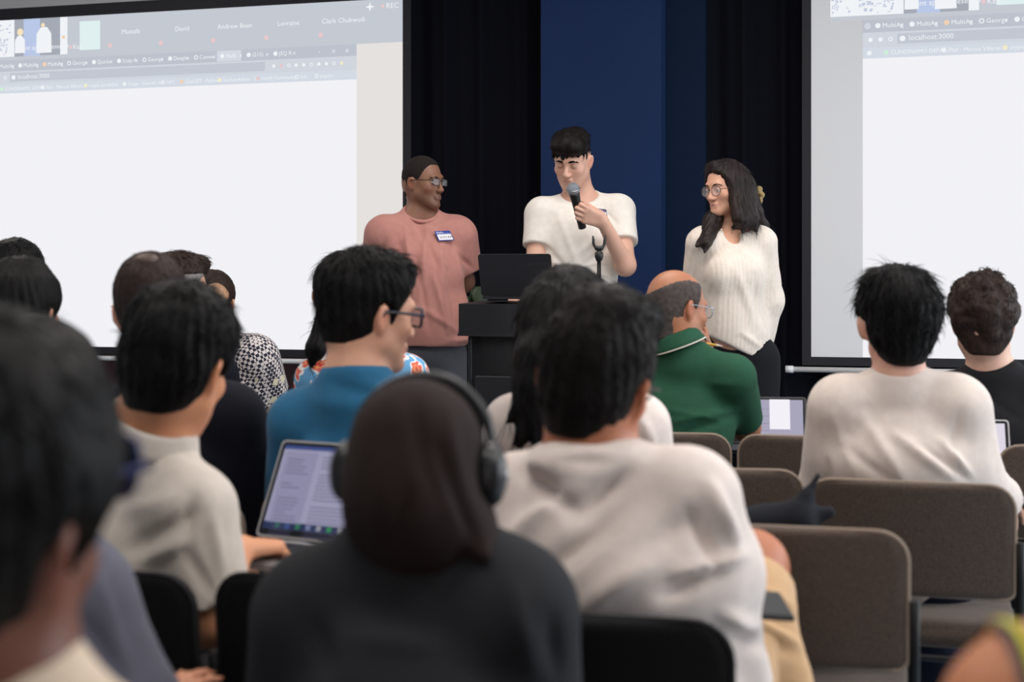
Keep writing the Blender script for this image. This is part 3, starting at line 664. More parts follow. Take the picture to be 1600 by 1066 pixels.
    blob(g + 0.035, 2.47, 2.565, 0.032, E_TXT); disc('projected_figure', g + 0.037, 2.585, 0.020, E_SKIN); blob(g + 0.185, 2.465, 2.605, 0.048, E_TXT); disc('projected_figure', g + 0.180, 2.616, 0.012, E_SKIN, 4); disc('projected_figure', g + 0.307, 2.545, 0.010, E_ORG, 4)
    txt('Event space Presenter', g + 0.02, 2.485, 0.036, 5); txt('Event space', g0 + 0.01, 2.485, 0.036, 5)
    disc('projected_icon', g + 0.35, 2.488, 0.009, E_RED); txt('Kazi', g + 0.365, 2.478, 0.034, 5)
    card('projected_mint_tile', g + 0.405, g + 0.53, 2.470, 2.625, E_MINT, 2)
    g += 0.33
    for i, t in enumerate(('Mustafa', 'David', 'Andrew Bean', 'Lorraine', 'Clark Chukwudi')):
        uu = g + 0.385 + 0.305 * i; txt(t, uu, 2.545, 0.036, 3, align='CENTER'); disc('projected_icon', uu - 0.125, 2.487, 0.013, E_RED, 3)
    st = [(0.0, 1.0), (0.22, 0.22), (1, 0), (0.22, -0.22), (0, -1), (-0.22, -0.22), (-1, 0), (-0.22, 0.22)]
    if not mirror_right:
        uu = wu(580, 0.21); link_mesh('projected_icon', [WP(uu + 0.026 * x, 2.618 + 0.026 * z, O + 0.0024) for x, z in st], [tuple(range(8))], E_TXT, sheet, WP(uu, 2.6, O), smooth=False)
        disc('projected_icon', wu(600, 0.21), 2.618, 0.009, E_RED, 3); txt('REC', wu(605, 0.21), 2.606, 0.038)
    return rt
SU1 = wu(629.5, 0.225); screen(SU1 - 2.68, SU1, 'large screen at left, its whole right black border beside the curtain', SU1 - 0.25 - 2.19, False)
SU0 = wu(1267.5, 0.225); screen(SU0, SU0 + 2.68, 'large screen at right, its white bar end beside the curtain', wu(1348, 0.225), True)
# ------------------------------------------------------------------ chairs
M_SEATF = mat('taupe_heather_upholstery', srgb(80, 69, 62), rough=0.95, bump=0.6, bscale=420, var=0.28, vscale=260, sheen=0.2, spec=0.15)
M_SEATK = mat('black_upholstery', srgb(20, 20, 21), rough=0.9, bump=0.3, bscale=420, var=0.1, vscale=120, spec=0.2)
M_PIPE = mat('taupe_seam_piping', srgb(142, 126, 112), rough=0.9, bump=0.3, bscale=500)
M_PIPEK = mat('black_seam_piping', srgb(26, 26, 28), rough=0.9)
M_GLIDE = mat('dark_plastic', srgb(25, 25, 27), rough=0.5)
def make_chair(fabric, pipe):
    root = empty('stacking_chair', (0, 0, 0))
    # backrest: a bowed upholstered slab, rounded at its top corners; it is bowed towards the rear
    W, z0, z1, T = 0.218, 0.535, 0.785, 0.016
    def bow(x): return -0.235 - 0.030 * (1 - (x / W) ** 2)
    def lean(z): return -(z - 0.5) * 0.12
    o = []
    for (cx, cz, r, a0) in ((W - 0.055, z1 - 0.055, 0.055, 0), (-W + 0.055, z1 - 0.055, 0.055, 90), (-W + 0.02, z0 + 0.02, 0.02, 180), (W - 0.02, z0 + 0.02, 0.02, 270)):
        for k in range(7): a = math.radians(a0 + 15 * k); o.append((cx + r * math.cos(a), cz + r * math.sin(a)))
    def slab(name, outl, yf, T, m, rows=14, cols=20):
        zs0 = min(z for x, z in outl); zs1 = max(z for x, z in outl); rows_z = np.linspace(zs0, zs1, rows + 1)
        def span(z):
            xs = []
            for i in range(len(outl)):
                (xa, za), (xb, zb) = outl[i], outl[(i + 1) % len(outl)]
                if (za - z) * (zb - z) <= 0 and za != zb: xs.append(xa + (xb - xa) * (z - za) / (zb - za))
            return (min(xs), max(xs)) if xs else (0, 0)
        rows_z[0] += 1e-4; rows_z[-1] -= 1e-4; rows_z = np.concatenate([rows_z[:1], [zs0 + 0.004, zs0 + 0.012], rows_z[1:-1], [zs1 - 0.022, zs1 - 0.010, zs1 - 0.004], rows_z[-1:]]); rows_z = np.sort(rows_z); R_ = len(rows_z)
        V = []; Fc = []; n = R_ * (cols + 1)
        for side in (1, -1):
            for z in rows_z:
                a, b = span(z)
                for i in range(cols + 1):
                    f = i / cols; f = 0.5 - 0.5 * math.cos(math.pi * f); x = a + (b - a) * f
                    ed = min(min(f, 1 - f) * (b - a), z - zs0, zs1 - z); th = T * math.sqrt(max(0.0, 1 - (1 - min(1, ed / 0.012)) ** 2)) * 0.85 + T * 0.15
                    V.append((x, yf(x, z) + side * th, z))
        for j in range(R_ - 1):
            for i in range(cols):
                q = j * (cols + 1) + i; Fc.append((q + 1, q, q + cols + 1, q + cols + 2)); Fc.append((q + n, q + n + 1, q + n + cols + 2, q + n + cols + 1))
        for j in range(R_ - 1):
            q = j * (cols + 1); Fc.append((q, q + n, q + n + cols + 1, q + cols + 1)); q += cols; Fc.append((q, q + cols + 1, q + n + cols + 1, q + n))
        for i in range(cols):
            Fc.append((i, i + 1, i + 1 + n, i + n)); q = (R_ - 1) * (cols + 1) + i; Fc.append((q, q + n, q + n + 1, q + 1))
        return link_mesh(name, V, Fc, m, root, (0, 0, 0))
    yf = lambda x, z: bow(x) + lean(z)
    b = slab('backrest', o, yf, T, fabric)
    oo = [(x * 1.0, z) for x, z in o]; loop = [(x, yf(x, z) - 0.010, z) for x, z in oo]
    MB().tube(loop, 0.0044, 6, closed=True).build('piping', pipe, b, (0, 0, 0), True)
    # seat pad
    Fd = Field(0.011); Fd.box((0, 0.005, 0.437), (0.225, 0.225, 0.030), None, r=0.029, k=0.01); Fd.ell((0, 0.0, 0.452), (0.20, 0.20, 0.022), k=0.03)
    v, f = Fd.mesh(lambda v, n: 0.018 * (-(v[:, 1] / 0.22) ** 2 * (v[:, 1] > 0.1) * n[:, 2])); link_mesh('seat', v, f, fabric, root, (0, 0, 0))
    for sx in (-1, 1):
        x = sx * 0.228
        MB().tube([(x, -0.262, 0.660), (x, -0.246, 0.54), (x, -0.235, 0.44), (x * 1.02, -0.262, 0.012)], 0.0105, 8).build('leg', M_BLKMETAL, root, (0, 0, 0), True)
        MB().tube([(x, 0.190, 0.415), (x * 1.02, 0.225, 0.30), (x * 1.04, 0.245, 0.012)], 0.0105, 8).build('leg', M_BLKMETAL, root, (0, 0, 0), True)
        MB().tube([(x, -0.238, 0.405), (x, 0.195, 0.412)], 0.0095, 8).build('side_rail', M_BLKMETAL, root, (0, 0, 0), True)
        for yy in (-0.262, 0.245): MB().tube([(x * (1.02 if yy < 0 else 1.04), yy, 0.0), (x * (1.02 if yy < 0 else 1.04), yy, 0.016)], 0.0135, 8).build('foot_glide', M_GLIDE, root, (0, 0, 0), True)
    for (y, z) in ((-0.240, 0.395), (0.200, 0.400), (-0.255, 0.16), (0.2385, 0.16)): MB().tube([(-0.229, y, z), (0.229, y, z)], 0.0075, 8).build('stretcher', M_BLKMETAL, root, (0, 0, 0), True)
    return root
def copy_tree(o, parent=None):
    c = o.copy(); COL.objects.link(c)
    if parent is not None: c.parent = parent
    for ch in list(o.children): copy_tree(ch, c)
    return c
ch_t = make_chair(M_SEATF, M_PIPE); ch_k = make_chair(M_SEATK, M_PIPEK)
used = {0: False, 1: False}
def chair(px, d, yaw, label, black=0, group=None):
    proto = ch_k if black else ch_t
    o = proto if not used[black] else copy_tree(proto); used[black] = True
    c = P(px, 440, d); y = math.radians(yaw); fw = np.array((math.sin(y), math.cos(y))); o.location = (c[0] + fw[0] * 0.27, c[1] + fw[1] * 0.27, 0); o.rotation_euler = (0, 0, -y)
    tag(o, label, 'chair', group or ('taupe stacking chairs' if not black else 'black stacking chairs')); return o
chair(1421, 3.14, 17, 'taupe chair with its full back in view under the man in the cream sweater')
chair(1221, 2.57, 14, 'taupe chair with a black jacket on it, beside the knee in tan shorts')
chair(1106, 3.36, 8, 'taupe chair whose rounded corner shows behind the black jacket')
chair(1022, 4.15, 10, 'taupe chair behind the bald man in the green polo shirt')
chair(1276, 4.05, 14, 'taupe chair between the green polo shirt and the cream sweater')
chair(1330, 5.05, 14, 'taupe chair at the front, right of the open laptop with the white window')
chair(1695, 3.80, 12, 'taupe chair cut by the right edge of the frame under the curly-haired man')
chair(222, 2.93, 10, 'taupe chair under the navy sweater, left of the near laptop')
chair(566, 2.95, 14, 'taupe chair behind the near laptop, under the man in the blue tee')
chair(329, 5.15, 14, 'taupe chair under the person in the checked shirt')
chair(884, 1.90, 12, 'black chair under the man in the white top', 1)
chair(100, 2.20, 14, 'black chair under the man in the cream polo', 1)
chair(556, 2.13, 12, 'black chair left of the woman in the brown headscarf', 1)
chair(640, 1.33, 10, 'black chair under the woman in the brown headscarf', 1)

# ------------------------------------------------------------------ a clothed person
def person(label, d, head, yaw=0, pitch=0, roll=0, hs=1.0, skin=(200, 158, 136), neck=None, shL=None, shR=None, pel=None, byaw=15, hair=None, hairm=None, shirt=None, tsh=0.018, tw=1.0, tdep=1.0, belly=0.0,
           elL=None, elR=None, wrL=None, wrR=None, slv=0.78, trs=(30, 31, 36), face=False, fem=0.0, h=0.0075, stand=False, hands=True, fold=None, folda=1.0, foldseed=0, extra_shirt=None, extra_body=None, stub=0.0, knees=None, lower=True,
           ears=True, nk_r=0.056, hand_fn=None, rib=None, slr=0.0, collar='crew', shirt_name='shirt', shirt_h=0.0085, shoes=(24, 24, 26), legs_upto=1.93, hem=None, lips=(0.62, 0.30, 0.28), lipf=0.6, neckcut=None, colr=0.0065, noise_amp=0.003, hide_arms=False, nose=1.0):
    C = P(*head) if len(head) == 3 else P(head[0], head[1], d); R = frame(yaw, pitch, roll)
    G = lambda q: P(*q) if len(q) == 3 else P(q[0], q[1], d)
    nb = G(neck); L, Rr = G(shL), G(shR); y = math.radians(byaw); fw = np.array((math.sin(y), math.cos(y), 0)); rt = np.array((math.cos(y), -math.sin(y), 0))
    pz = 0.93 if stand else 0.565
    if pel is None: m = (L + Rr) / 2 - fw * 0.04; pl = np.array((m[0], m[1], pz))
    else: q = G(pel); pl = np.array((q[0], q[1], pz))
    J = dict(neck=nb, shL=L, shR=Rr, pel=pl, B=R); origin = np.array((pl[0], pl[1], 0.0))
    def limb(el, wr, sh, sx):
        if el is None: e = sh + rt * sx * 0.05 + fw * 0.07 - np.array((0, 0, 0.26)); 
        else: e = G(el)
        if wr is None: w = np.array((pl[0], pl[1], 0)) + rt * sx * 0.10 + fw * 0.30 + np.array((0, 0, 0.66))
        else: w = G(wr)
        return e, w
    eL, wL = limb(elL, wrL, L, -1); eR, wR = limb(elR, wrR, Rr, 1)
    Fd = Field(h); add_head(Fd, C, R, hs, face, fem, ears, nose)
    hn = hpt(C, R, hs, 0, -0.026, -0.045); Fd.cone(hn, nb + np.array((0, 0, 0.02)), nk_r * hs, nk_r * 1.03, k=0.03)
    torso(Fd, J, -0.004, w=tw * 0.92, dep=tdep * 0.94, belly=belly * 0.8)
    if not hide_arms:
        arm(Fd, L, eL, wL); arm(Fd, Rr, eR, wR)
        if hands and hand_fn is None:
            for (e, w, sd) in ((eL, wL, -1), (eR, wR, 1)):
                dd = nrm(w - e); add_hand(Fd, w, dd, np.array((0, 0, -1.0)) - 0 * fw, sd, curl=(22, 25, 18), s=0.97 if not fem else 0.88)
        elif hand_fn is not None: hand_fn(Fd, dict(eL=eL, wL=wL, eR=eR, wR=wR, fw=fw, rt=rt, C=C, R=R))
    legs = []
    if lower:
        for sx in (-1, 1):
            hip = pl + rt * sx * 0.085 + np.array((0, 0, -0.03))
            if stand: kn = hip + rt * sx * 0.015 + np.array((0, 0, -0.42)) + fw * 0.01; an = np.array((kn[0], kn[1], 0.09)) - fw * 0.02; r_ = (0.092, 0.062, 0.056, 0.04)
            else:
                kn = hip + fw * 0.43 + rt * sx * 0.045 + np.array((0, 0, -0.015)); an = np.array((*(kn + fw * 0.04)[:2], 0.09)); r_ = (0.085, 0.060, 0.054, 0.036)
            if knees and knees[(sx + 1) // 2]: kk = knees[(sx + 1) // 2]; kn = G(kk[0]); an = G(kk[1]) if kk[1] is not None else np.array((kn[0], kn[1] + 0.03, 0.09))
            leg(Fd, hip, kn, an, None, r=r_); to = np.array((an[0], an[1], 0.03)) + fw * 0.15
            Fd.cone(np.array((an[0], an[1], 0.045)) - fw * 0.03, to, 0.032, 0.024, k=0.03); legs.append((hip, kn, an, to, r_))
    if extra_body: extra_body(Fd, J)
    v, f = Fd.mesh(); sk = srgb(*skin)
    body = link_mesh('person', v, f, MAT_SKIN, None, origin, tint=skin_tint(v, sk, C, R, hs, stubble=stub, lips=lips, lipf=lipf)); tag(body, label, 'person')
    # clothes
    if shirt is not None:
        Fs = Field(shirt_h); S = torso(Fs, J, tsh, w=tw, dep=tdep, belly=belly)
        a = slv; ex = slr
        if not hide_arms:
            arm(Fs, L, eL, wL, tsh + ex, a, flatend=True); arm(Fs, Rr, eR, wR, tsh + ex, a, flatend=True)
        if stand: Fs.cone(pl + np.array((0, 0, 0.12)), pl - np.array((0, 0, 0.2)), np.linalg.norm(Rr - L) / 2 * 0.86 * tw + tsh, np.linalg.norm(Rr - L) / 2 * 0.88 * tw + tsh, k=0.05, flat=(fw, 0.74 * tdep))
        if extra_shirt: extra_shirt(Fs, J, S)
        up = S[:, 2]; fwd = S[:, 1]; axn = nrm(hn - nb); Fs.cone(nb - axn * 0.05, nb + axn * (0.014 if collar in ('crew', None) else -0.012), nk_r * 1.03 + 0.016, nk_r * 1.03 + 0.005, k=0.035, end=True)
        if hem is not None: Fs.cutfn(lambda X, Y, Z: (hem(X, Y) if callable(hem) else hem) - Z, 0.006)
        if neckcut:
            for nc in neckcut: c_ = nb + fwd * nc[0] + up * nc[1] + S[:, 0] * (nc[5] if len(nc) > 5 else 0); Fs.ell(c_, (nc[2], nc[3], nc[4]), S, k=0.006, mode='s')
        ex_f = folds(fold, folda) if fold else None
        v, f = Fs.mesh(cloth_disp(noise_amp, 15, foldseed, ex_f, rib)); so = link_mesh(shirt_name, v, f, shirt, body, origin)
        if collar:
            ax = nrm(hn - nb); a1 = nrm(np.cross(fw, ax)); a2 = np.cross(ax, a1); base = nb + ax * 0.018; rr = nk_r * 1.03
            if collar == 'crew':
                pts = [nb + ax * 0.013 + (a1 * math.cos(t) + a2 * math.sin(t)) * (rr + 0.0055) for t in np.linspace(-math.pi, math.pi, 30, endpoint=False)]
                MB().tube(pts, colr, 8, closed=True).build('neckband', shirt, so, origin, True)
            elif collar[0] == 'polo':
                sgn = 1 if (a2 @ fw) > 0 else -1; hgt = collar[1]
                mb = MB(); n = 32; V = []
                prof = ((0.006, hgt), (0.011, hgt + 0.003), (0.017, hgt - 0.004), (0.024, 0.004), (0.030, -0.010), (0.026, -0.013), (0.012, hgt - 0.012), (0.005, 0.0))
                for i in range(n):
                    t = math.radians(-250 + 320 * i / (n - 1)); ct, st_ = math.cos(t), math.sin(t)
                    for (o_, z_) in prof: V.append(base + a1 * (rr + o_) * ct + a2 * sgn * (rr + o_) * st_ + ax * (z_ - 0.028 * max(0, st_)))
                m_ = len(prof); Fc = [(i * m_ + k, (i + 1) * m_ + k, (i + 1) * m_ + (k + 1) % m_, i * m_ + (k + 1) % m_) for i in range(n - 1) for k in range(m_)] + [tuple(range(m_)), tuple((n - 1) * m_ + k for k in range(m_ - 1, -1, -1))]
                co = link_mesh('collar', V, Fc, collar[2], so, origin)
                if collar[3] is not None:
                    pts = [base + a1 * (rr + 0.0285) * math.cos(t) + a2 * sgn * (rr + 0.0285) * math.sin(t) + ax * (-0.009 - 0.028 * max(0, math.sin(t))) for t in np.radians(np.linspace(-250, 70, 40))]
                    MB().tube(pts, 0.0022, 6).build('collar_stripe', collar[3], co, origin, True)
    if lower and trs is not None:
        m = cloth('trouser_cloth_%d_%d_%d' % trs, trs); Ft = Field(0.010)
        up = nrm(nb - pl); Ft.ell(pl + np.array((0, 0, -0.01)), (np.linalg.norm(Rr - L) / 2 * 0.86 * tw + 0.010, 0.124 * tdep + 0.006, 0.125), np.stack([rt, fw, (0, 0, 1)], 1), k=0.04)
        for (hip, kn, an, to, r_) in legs: leg(Ft, hip, kn, an, to, t=0.016, upto=legs_upto, r=(r_[0], r_[1], r_[2] + 0.004, r_[3] + 0.016))
        Ft.cutfn(lambda X, Y, Z: Z - (1.02 if stand else 0.68), 0.005)
        v, f = Ft.mesh(cloth_disp(0.0035, 18, foldseed + 4)); link_mesh('trousers' if legs_upto > 1.3 else 'shorts', v, f, m, body, origin)
        if shoes:
            for (hip, kn, an, to, r_) in legs:
                if an[2] < 0.12: shoe(body, an, to, mat('shoe_upper', srgb(*shoes), rough=0.6), mat('shoe_sole', srgb(190, 188, 184), rough=0.7))
    ctx = dict(C=C, R=R, s=hs, body=body, sk=sk, J=J, eL=eL, wL=wL, eR=eR, wR=wR, fw=fw, rt=rt, origin=origin, shirt=(so if shirt is not None else None))
    return ctx
# ------------------------------------------------------------------ the three people standing at the front
W_TEE = cloth('white_cotton', (232, 226, 218)); W_TOP = cloth('white_jersey', (224, 211, 204)); CREAM = cloth('cream_jersey', (212, 199, 191)); POLO = cloth('cream_pique', (206, 196, 186), bscale=500)
PINK = cloth('dusty_pink_jersey', (184, 130, 121)); KNIT = cloth('ivory_rib_knit', (232, 220, 208), bump=0.5, bscale=350); BLUE = cloth('blue_cotton', (44, 104, 142)); GREEN = cloth('green_pique', (40, 82, 62), bscale=500)
HOOD = cloth('charcoal_fleece', (38, 39, 43)); NAVY = cloth('navy_knit', (17, 19, 30)); BLK = cloth('black_cotton', (25, 25, 29)); BLUEGREY = cloth('blue_grey_linen', (104, 105, 120)); 
M_GFR = mat('thin_metal_frame', srgb(70, 66, 66), rough=0.3, metal=0.8); M_GBLK = mat('dark_blue_acetate', srgb(28, 38, 54), rough=0.25); M_GCLR = mat('clear_acetate', srgb(170, 180, 195), rough=0.15)
M_LENS = mat('clear_lens', (0.9, 0.93, 1, 1), rough=0.02, alpha=0.10, spec=0.6); M_LENSD = mat('tinted_lens', srgb(20, 28, 60), rough=0.05, alpha=0.85, spec=0.8)

def tag_sticker(ctx, px, py, w, hgt, roll, m_border, name, header='Hello', yawn=0, parent=None):
    """a name sticker lying on the chest, found by dropping it onto the shirt surface"""
    so = ctx['shirt']; me = so.data; n = len(me.vertices); V = np.empty(n * 3); me.vertices.foreach_get('co', V); V = V.reshape(-1, 3) + np.array(parent_world(so))
    Nn = np.empty(n * 3); me.vertices.foreach_get('normal', Nn); Nn = Nn.reshape(-1, 3)
    X = 800 + V[:, 0] / V[:, 1] * F_PX; Y = HORIZ + (CAM_H - V[:, 2]) / V[:, 1] * F_PX; dd = np.hypot(X - px, Y - py); fr = Nn[:, 1] < 0
    ids = np.where((dd < 9) & fr)[0]; c = V[ids].mean(0); nn = nrm(Nn[ids].mean(0)); a = math.radians(roll); rr = nrm(np.cross((0, 0, 1.0), nn)); uu = np.cross(nn, rr)
    rx = rr * math.cos(a) - uu * math.sin(a); ux = uu * math.cos(a) + rr * math.sin(a)
    near = np.where((dd < 20) & fr)[0]; top = ((V[near] - c) @ nn); loc = (V[near] - c) @ np.stack([rx, ux], 1); m_ = (abs(loc[:, 0]) < w / 2) & (abs(loc[:, 1]) < hgt / 2); c = c + nn * (np.max(top[m_]) * 0.8 + 0.002)
    def lay(name_, x0, x1, z0, z1, o0, m, par):
        v = [c + rx * x + ux * z + nn * (o + o0) for o in (0, 0.0006) for (x, z) in ((x0, z0), (x1, z0), (x1, z1), (x0, z1))]
        return link_mesh(name_, v, [(3, 2, 1, 0), (4, 5, 6, 7), (0, 1, 5, 4), (1, 2, 6, 5), (2, 3, 7, 6), (3, 0, 4, 7)], m, par, c, smooth=False)
    st = lay('name_tag', -w / 2, w / 2, -hgt / 2, hgt / 2, 0, m_border, None); 
    lay('white_panel', -w / 2 * 0.90, w / 2 * 0.90, -hgt / 2 * 0.86, hgt * 0.14, 0.0008, mat('label_paper', srgb(236, 236, 242), rough=0.6), st)
    M = lambda x0, z0: (lambda p: c + rx * (x0 + p[0]) + ux * (z0 + p[1]) + nn * (0.0016))
    text_mesh('printed_word', header, hgt * 0.33, mat('label_print', srgb(240, 240, 250), rough=0.6), st, M(-w * 0.44, hgt * 0.20), c, 'LEFT', 0.0)
    text_mesh('printed_word', 'my name is', hgt * 0.13, mat('label_print', srgb(240, 240, 250), rough=0.6), st, M(w * 0.06, hgt * 0.20), c, 'LEFT', 0.0)
    if name: text_mesh('handwritten_name', name, hgt * 0.38, mat('marker_ink', srgb(40, 40, 44), rough=0.6), st, M(-w * 0.36, -hgt * 0.28), c, 'LEFT', 0.0)
    return st

# man in the pink tee
A = person('standing man in dusty pink tee and glasses with a blue name tag', 6.2, (661, 285), yaw=122, pitch=2, roll=-1, hs=0.93, skin=(134, 94, 74), neck=(656, 335, 6.22), shL=(713, 369, 6.2), shR=(602, 369, 6.14), pel=(662, 560, 6.2), byaw=163,
    elL=(726, 440, 6.30), elR=(590, 440, 6.25), wrL=(690, 492, 6.38), wrR=(630, 492, 6.36), slv=0.70, slr=0.016, trs=(82, 84, 92), face=True, h=0.005, stand=True, shirt=PINK, tsh=0.026, tw=1.02, tdep=1.05, hem=0.945, stub=0.45,
    neckcut=((0.050, 0.022, 0.070, 0.075, 0.055),), collar=None, shirt_h=0.007, nk_r=0.049, folda=1.5, lips=(0.30, 0.16, 0.14), colr=0.008, noise_amp=0.0045,
    fold=[((668, 350), (655, 470), 5, 0.009), ((640, 350), (600, 400), 5, 0.007), ((690, 380), (688, 500), 7, 0.007), ((650, 400), (672, 520), 4, -0.006), ((712, 390), (735, 520), 5, 0.010), ((700, 420), (716, 530), 4, -0.007), ((620, 370), (640, 430), 5, -0.006), ((632, 345), (648, 480), 4, 0.006), ((676, 430), (700, 520), 4, 0.006), ((718, 400), (738, 420), 4, -0.006), ((655, 480), (720, 520), 5, 0.005), ((602, 372), (585, 420), 4, -0.006), ((650, 345), (690, 430), 5, -0.005)],
    extra_shirt=lambda Fs, J, S: (Fs.ell(P(688, 500, 6.18), (0.125, 0.125, 0.16), k=0.05), Fs.ell(P(686, 530, 6.18), (0.140, 0.125, 0.028), k=0.015)))
add_hair('hair', A['body'], A['C'], A['R'], A['s'], HAIR_CROP, t=(0.004, 0.006), line=((-0.2, -0.075), (-0.06, -0.072), (-0.02, -0.03), (0.012, -0.010), (0.030, 0.018), (0.045, 0.052), (0.060, 0.078), (0.3, 0.12)), h=0.005, groove=0.0006, seed=1)
face_parts(A['body'], A['C'], A['R'], A['s'], HAIR_CROP, (0.1, 1, 0.0), lid=0.25, skin=A['sk'], brow=0.9)
glasses(A['body'], A['C'], A['R'], A['s'], M_GFR, M_LENS, w=0.023, h=0.016, shape='rect', z=0.0, r=0.0016, tr=0.002)
NT_BLUE = mat('label_blue_border', srgb(30, 62, 150), rough=0.5); NT_PUR = mat('label_purple_border', srgb(48, 34, 78), rough=0.5)
tag(tag_sticker(A, 693, 371, 0.078, 0.052, -4, NT_BLUE, 'SHIVAM'), 'blue and white Hello name tag on the pink tee', 'name tag', 'name tags')
def neckring(ctx, pts, m, r=0.005):
    MB().tube(pts, r, 8, closed=True).build('neckband', m, ctx['shirt'], ctx['origin'], True)
def ring_on(ctx, f0, u0, rx, ry, drop, m, r=0.006, back=0.0, n=30):
    J = ctx['J']; nb = J['neck']; up = nrm(nb - J['pel']); rt = nrm(J['shR'] - J['shL']); fw = nrm(np.cross(up, rt)); 
    pts = [nb + fw * (f0 + ry * math.sin(t)) + rt * rx * math.cos(t) + up * (u0 - drop * max(0, math.sin(t)) + back * max(0, -math.sin(t)) ) for t in np.linspace(0, 2 * math.pi, n, endpoint=False)]
    neckring(ctx, pts, m, r)
ring_on(A, 0.018, 0.012, 0.074, 0.082, 0.052, PINK, 0.0085, back=0.022)

# man with the microphone
MIC0 = P(896, 297, 5.80); MIC1 = P(909.5, 354, 5.87); MIC1 = MIC0 - nrm(MIC0 - MIC1) * 0.172
def handsB(Fd, c):
    w = c['wL']; ax = nrm(MIC0 - MIC1); d_ = nrm(np.array((-0.82, -0.35, 0.30))); n_ = np.cross(d_, ax); n_ = n_ if n_[1] > 0 else -n_
    add_hand(Fd, w, d_, n_, -1 if np.cross(d_, n_) @ ax < 0 else 1, curls=((16, 92, 62), (14, 94, 62), (14, 94, 64), (16, 94, 64)), spread=2, s=0.98, thumb=(14, 58))
    dd = nrm(c['wR'] - c['eR']); add_hand(Fd, c['wR'], dd, (0, 0, -1.0), 1, curl=(25, 30, 20))
MA = nrm(MIC0 - MIC1); HD = nrm(np.array((-0.82, -0.35, 0.30))); HNm = nrm(np.cross(HD, MA)); HNm = HNm if HNm[1] > 0 else -HNm
GRIP = lerp(MIC0, MIC1, 0.52); WRB = GRIP - HD * 0.106 - HNm * 0.034
B = person('standing man in white tee bowing his dark fringe over a microphone', 6.12, (894, 249, 6.08), yaw=200, pitch=24, roll=-4, hs=0.97, skin=(216, 170, 149), neck=(905, 312, 6.16), shL=(968, 329, 6.12), shR=(845, 335, 6.12), pel=(905, 550, 6.15), byaw=184,
    elL=(977, 415, 5.98), elR=(836, 420, 6.04), wrL=tuple((800 + WRB[0] / WRB[1] * F_PX, HORIZ + (CAM_H - WRB[2]) / WRB[1] * F_PX, WRB[1])), wrR=(812, 462, 5.86), slv=0.60, slr=0.006, trs=(36, 38, 48), face=True, h=0.0045, stand=True,
    shirt=W_TEE, tsh=0.014, tw=1.02, hem=0.93, stub=0.12, hand_fn=handsB, neckcut=((0.045, 0.016, 0.078, 0.075, 0.046),), collar=None, shirt_h=0.0065, nk_r=0.060, lips=(0.60, 0.30, 0.28), noise_amp=0.003,
    fold=[((870, 330), (905, 420), 6, 0.006), ((850, 380), (900, 440), 5, -0.006), ((935, 370), (900, 400), 6, 0.007), ((880, 360), (862, 430), 6, 0.005), ((945, 330), (965, 350), 4, -0.006), ((862, 330), (850, 360), 4, -0.005), ((960, 380), (905, 420), 5, -0.006)])
ring_on(B, 0.018, 0.010, 0.080, 0.080, 0.040, W_TEE, 0.0055, back=0.02)
add_hair('hair', B['body'], B['C'], B['R'], B['s'], HAIR_DARK, t=(0.005, 0.020), line=((-0.2, -0.06), (-0.06, -0.055), (-0.03, -0.03), (0.004, -0.002), (0.022, 0.002), (0.045, 0.034), (0.08, 0.048), (0.3, 0.06)),
    bumps=((0, 0.035, 0.094, 0.074, 0.066, 0.038, 0.02), (0.02, 0.075, 0.082, 0.052, 0.034, 0.030, 0.015), (-0.03, 0.075, 0.080, 0.046, 0.034, 0.030, 0.015), (0, -0.02, 0.095, 0.076, 0.07, 0.03, 0.02)), extra=lambda Fd, q: [Fd.cone(q(x, 0.078, 0.085), q(x + 0.012 * math.sin(5 * i_), 0.093 - 1.2 * x * x * 10, zz), 0.014, 0.0045, k=0.008) for i_, (x, zz) in enumerate(((-0.055, 0.050), (-0.040, 0.042), (-0.026, 0.045), (-0.012, 0.036), (0.003, 0.042), (0.016, 0.030), (0.030, 0.036), (0.044, 0.026), (0.056, 0.030)))], h=0.0045, groove=0.0030, gfreq=20, tuft=((420, 0.030, 0.0022, 0.6, 0.4),), seed=2)
face_parts(B['body'], B['C'], B['R'], B['s'], HAIR_BLACK, (-0.05, 1, -0.5), lid=0.80, skin=B['sk'], brow=1.3, browang=-0.08)
tag(tag_sticker(B, 939, 334, 0.052, 0.046, 6, NT_PUR, ''), 'purple edged name tag on the white tee of the speaker', 'name tag', 'name tags')
M_GRILLE = mat('silver_mesh_grille', srgb(150, 156, 162), rough=0.35, metal=0.7, bump=0.8, bscale=900)
mic = MB(); ax = MA
Rm = np.stack([nrm(np.cross(ax, (0, 1, 0))), nrm(np.cross(ax, np.cross(ax, (0, 1, 0)))), ax], 1)
mb = MB(); prof = ((0.0, 0.0145), (0.002, 0.0165), (0.06, 0.0170), (0.12, 0.0190), (0.150, 0.0215), (0.160, 0.0225))
mo = mb.tube([MIC1 + ax * z for z, r in prof], [r for z, r in prof], 20).build('microphone', mat('matt_black_metal', srgb(20, 20, 23), rough=0.4), None, MIC1, True); tag(mo, 'black hand microphone with a silver mesh head at the speaker\'s mouth', 'microphone')
c0 = MIC1 + ax * 0.175
MB().sphere(c0, (0.0262, 0.0262, 0.028), 24, 16, Rm).build('grille', M_GRILLE, mo, c0, True)
MB().tube([c0 + (Rm[:, 0] * math.cos(t) + Rm[:, 1] * math.sin(t)) * 0.0265 for t in np.linspace(0, 6.283, 24, endpoint=False)], 0.0022, 6, closed=True).build('grille_band', mat('steel_band', srgb(175, 178, 182), rough=0.25, metal=1.0), mo, c0, True)

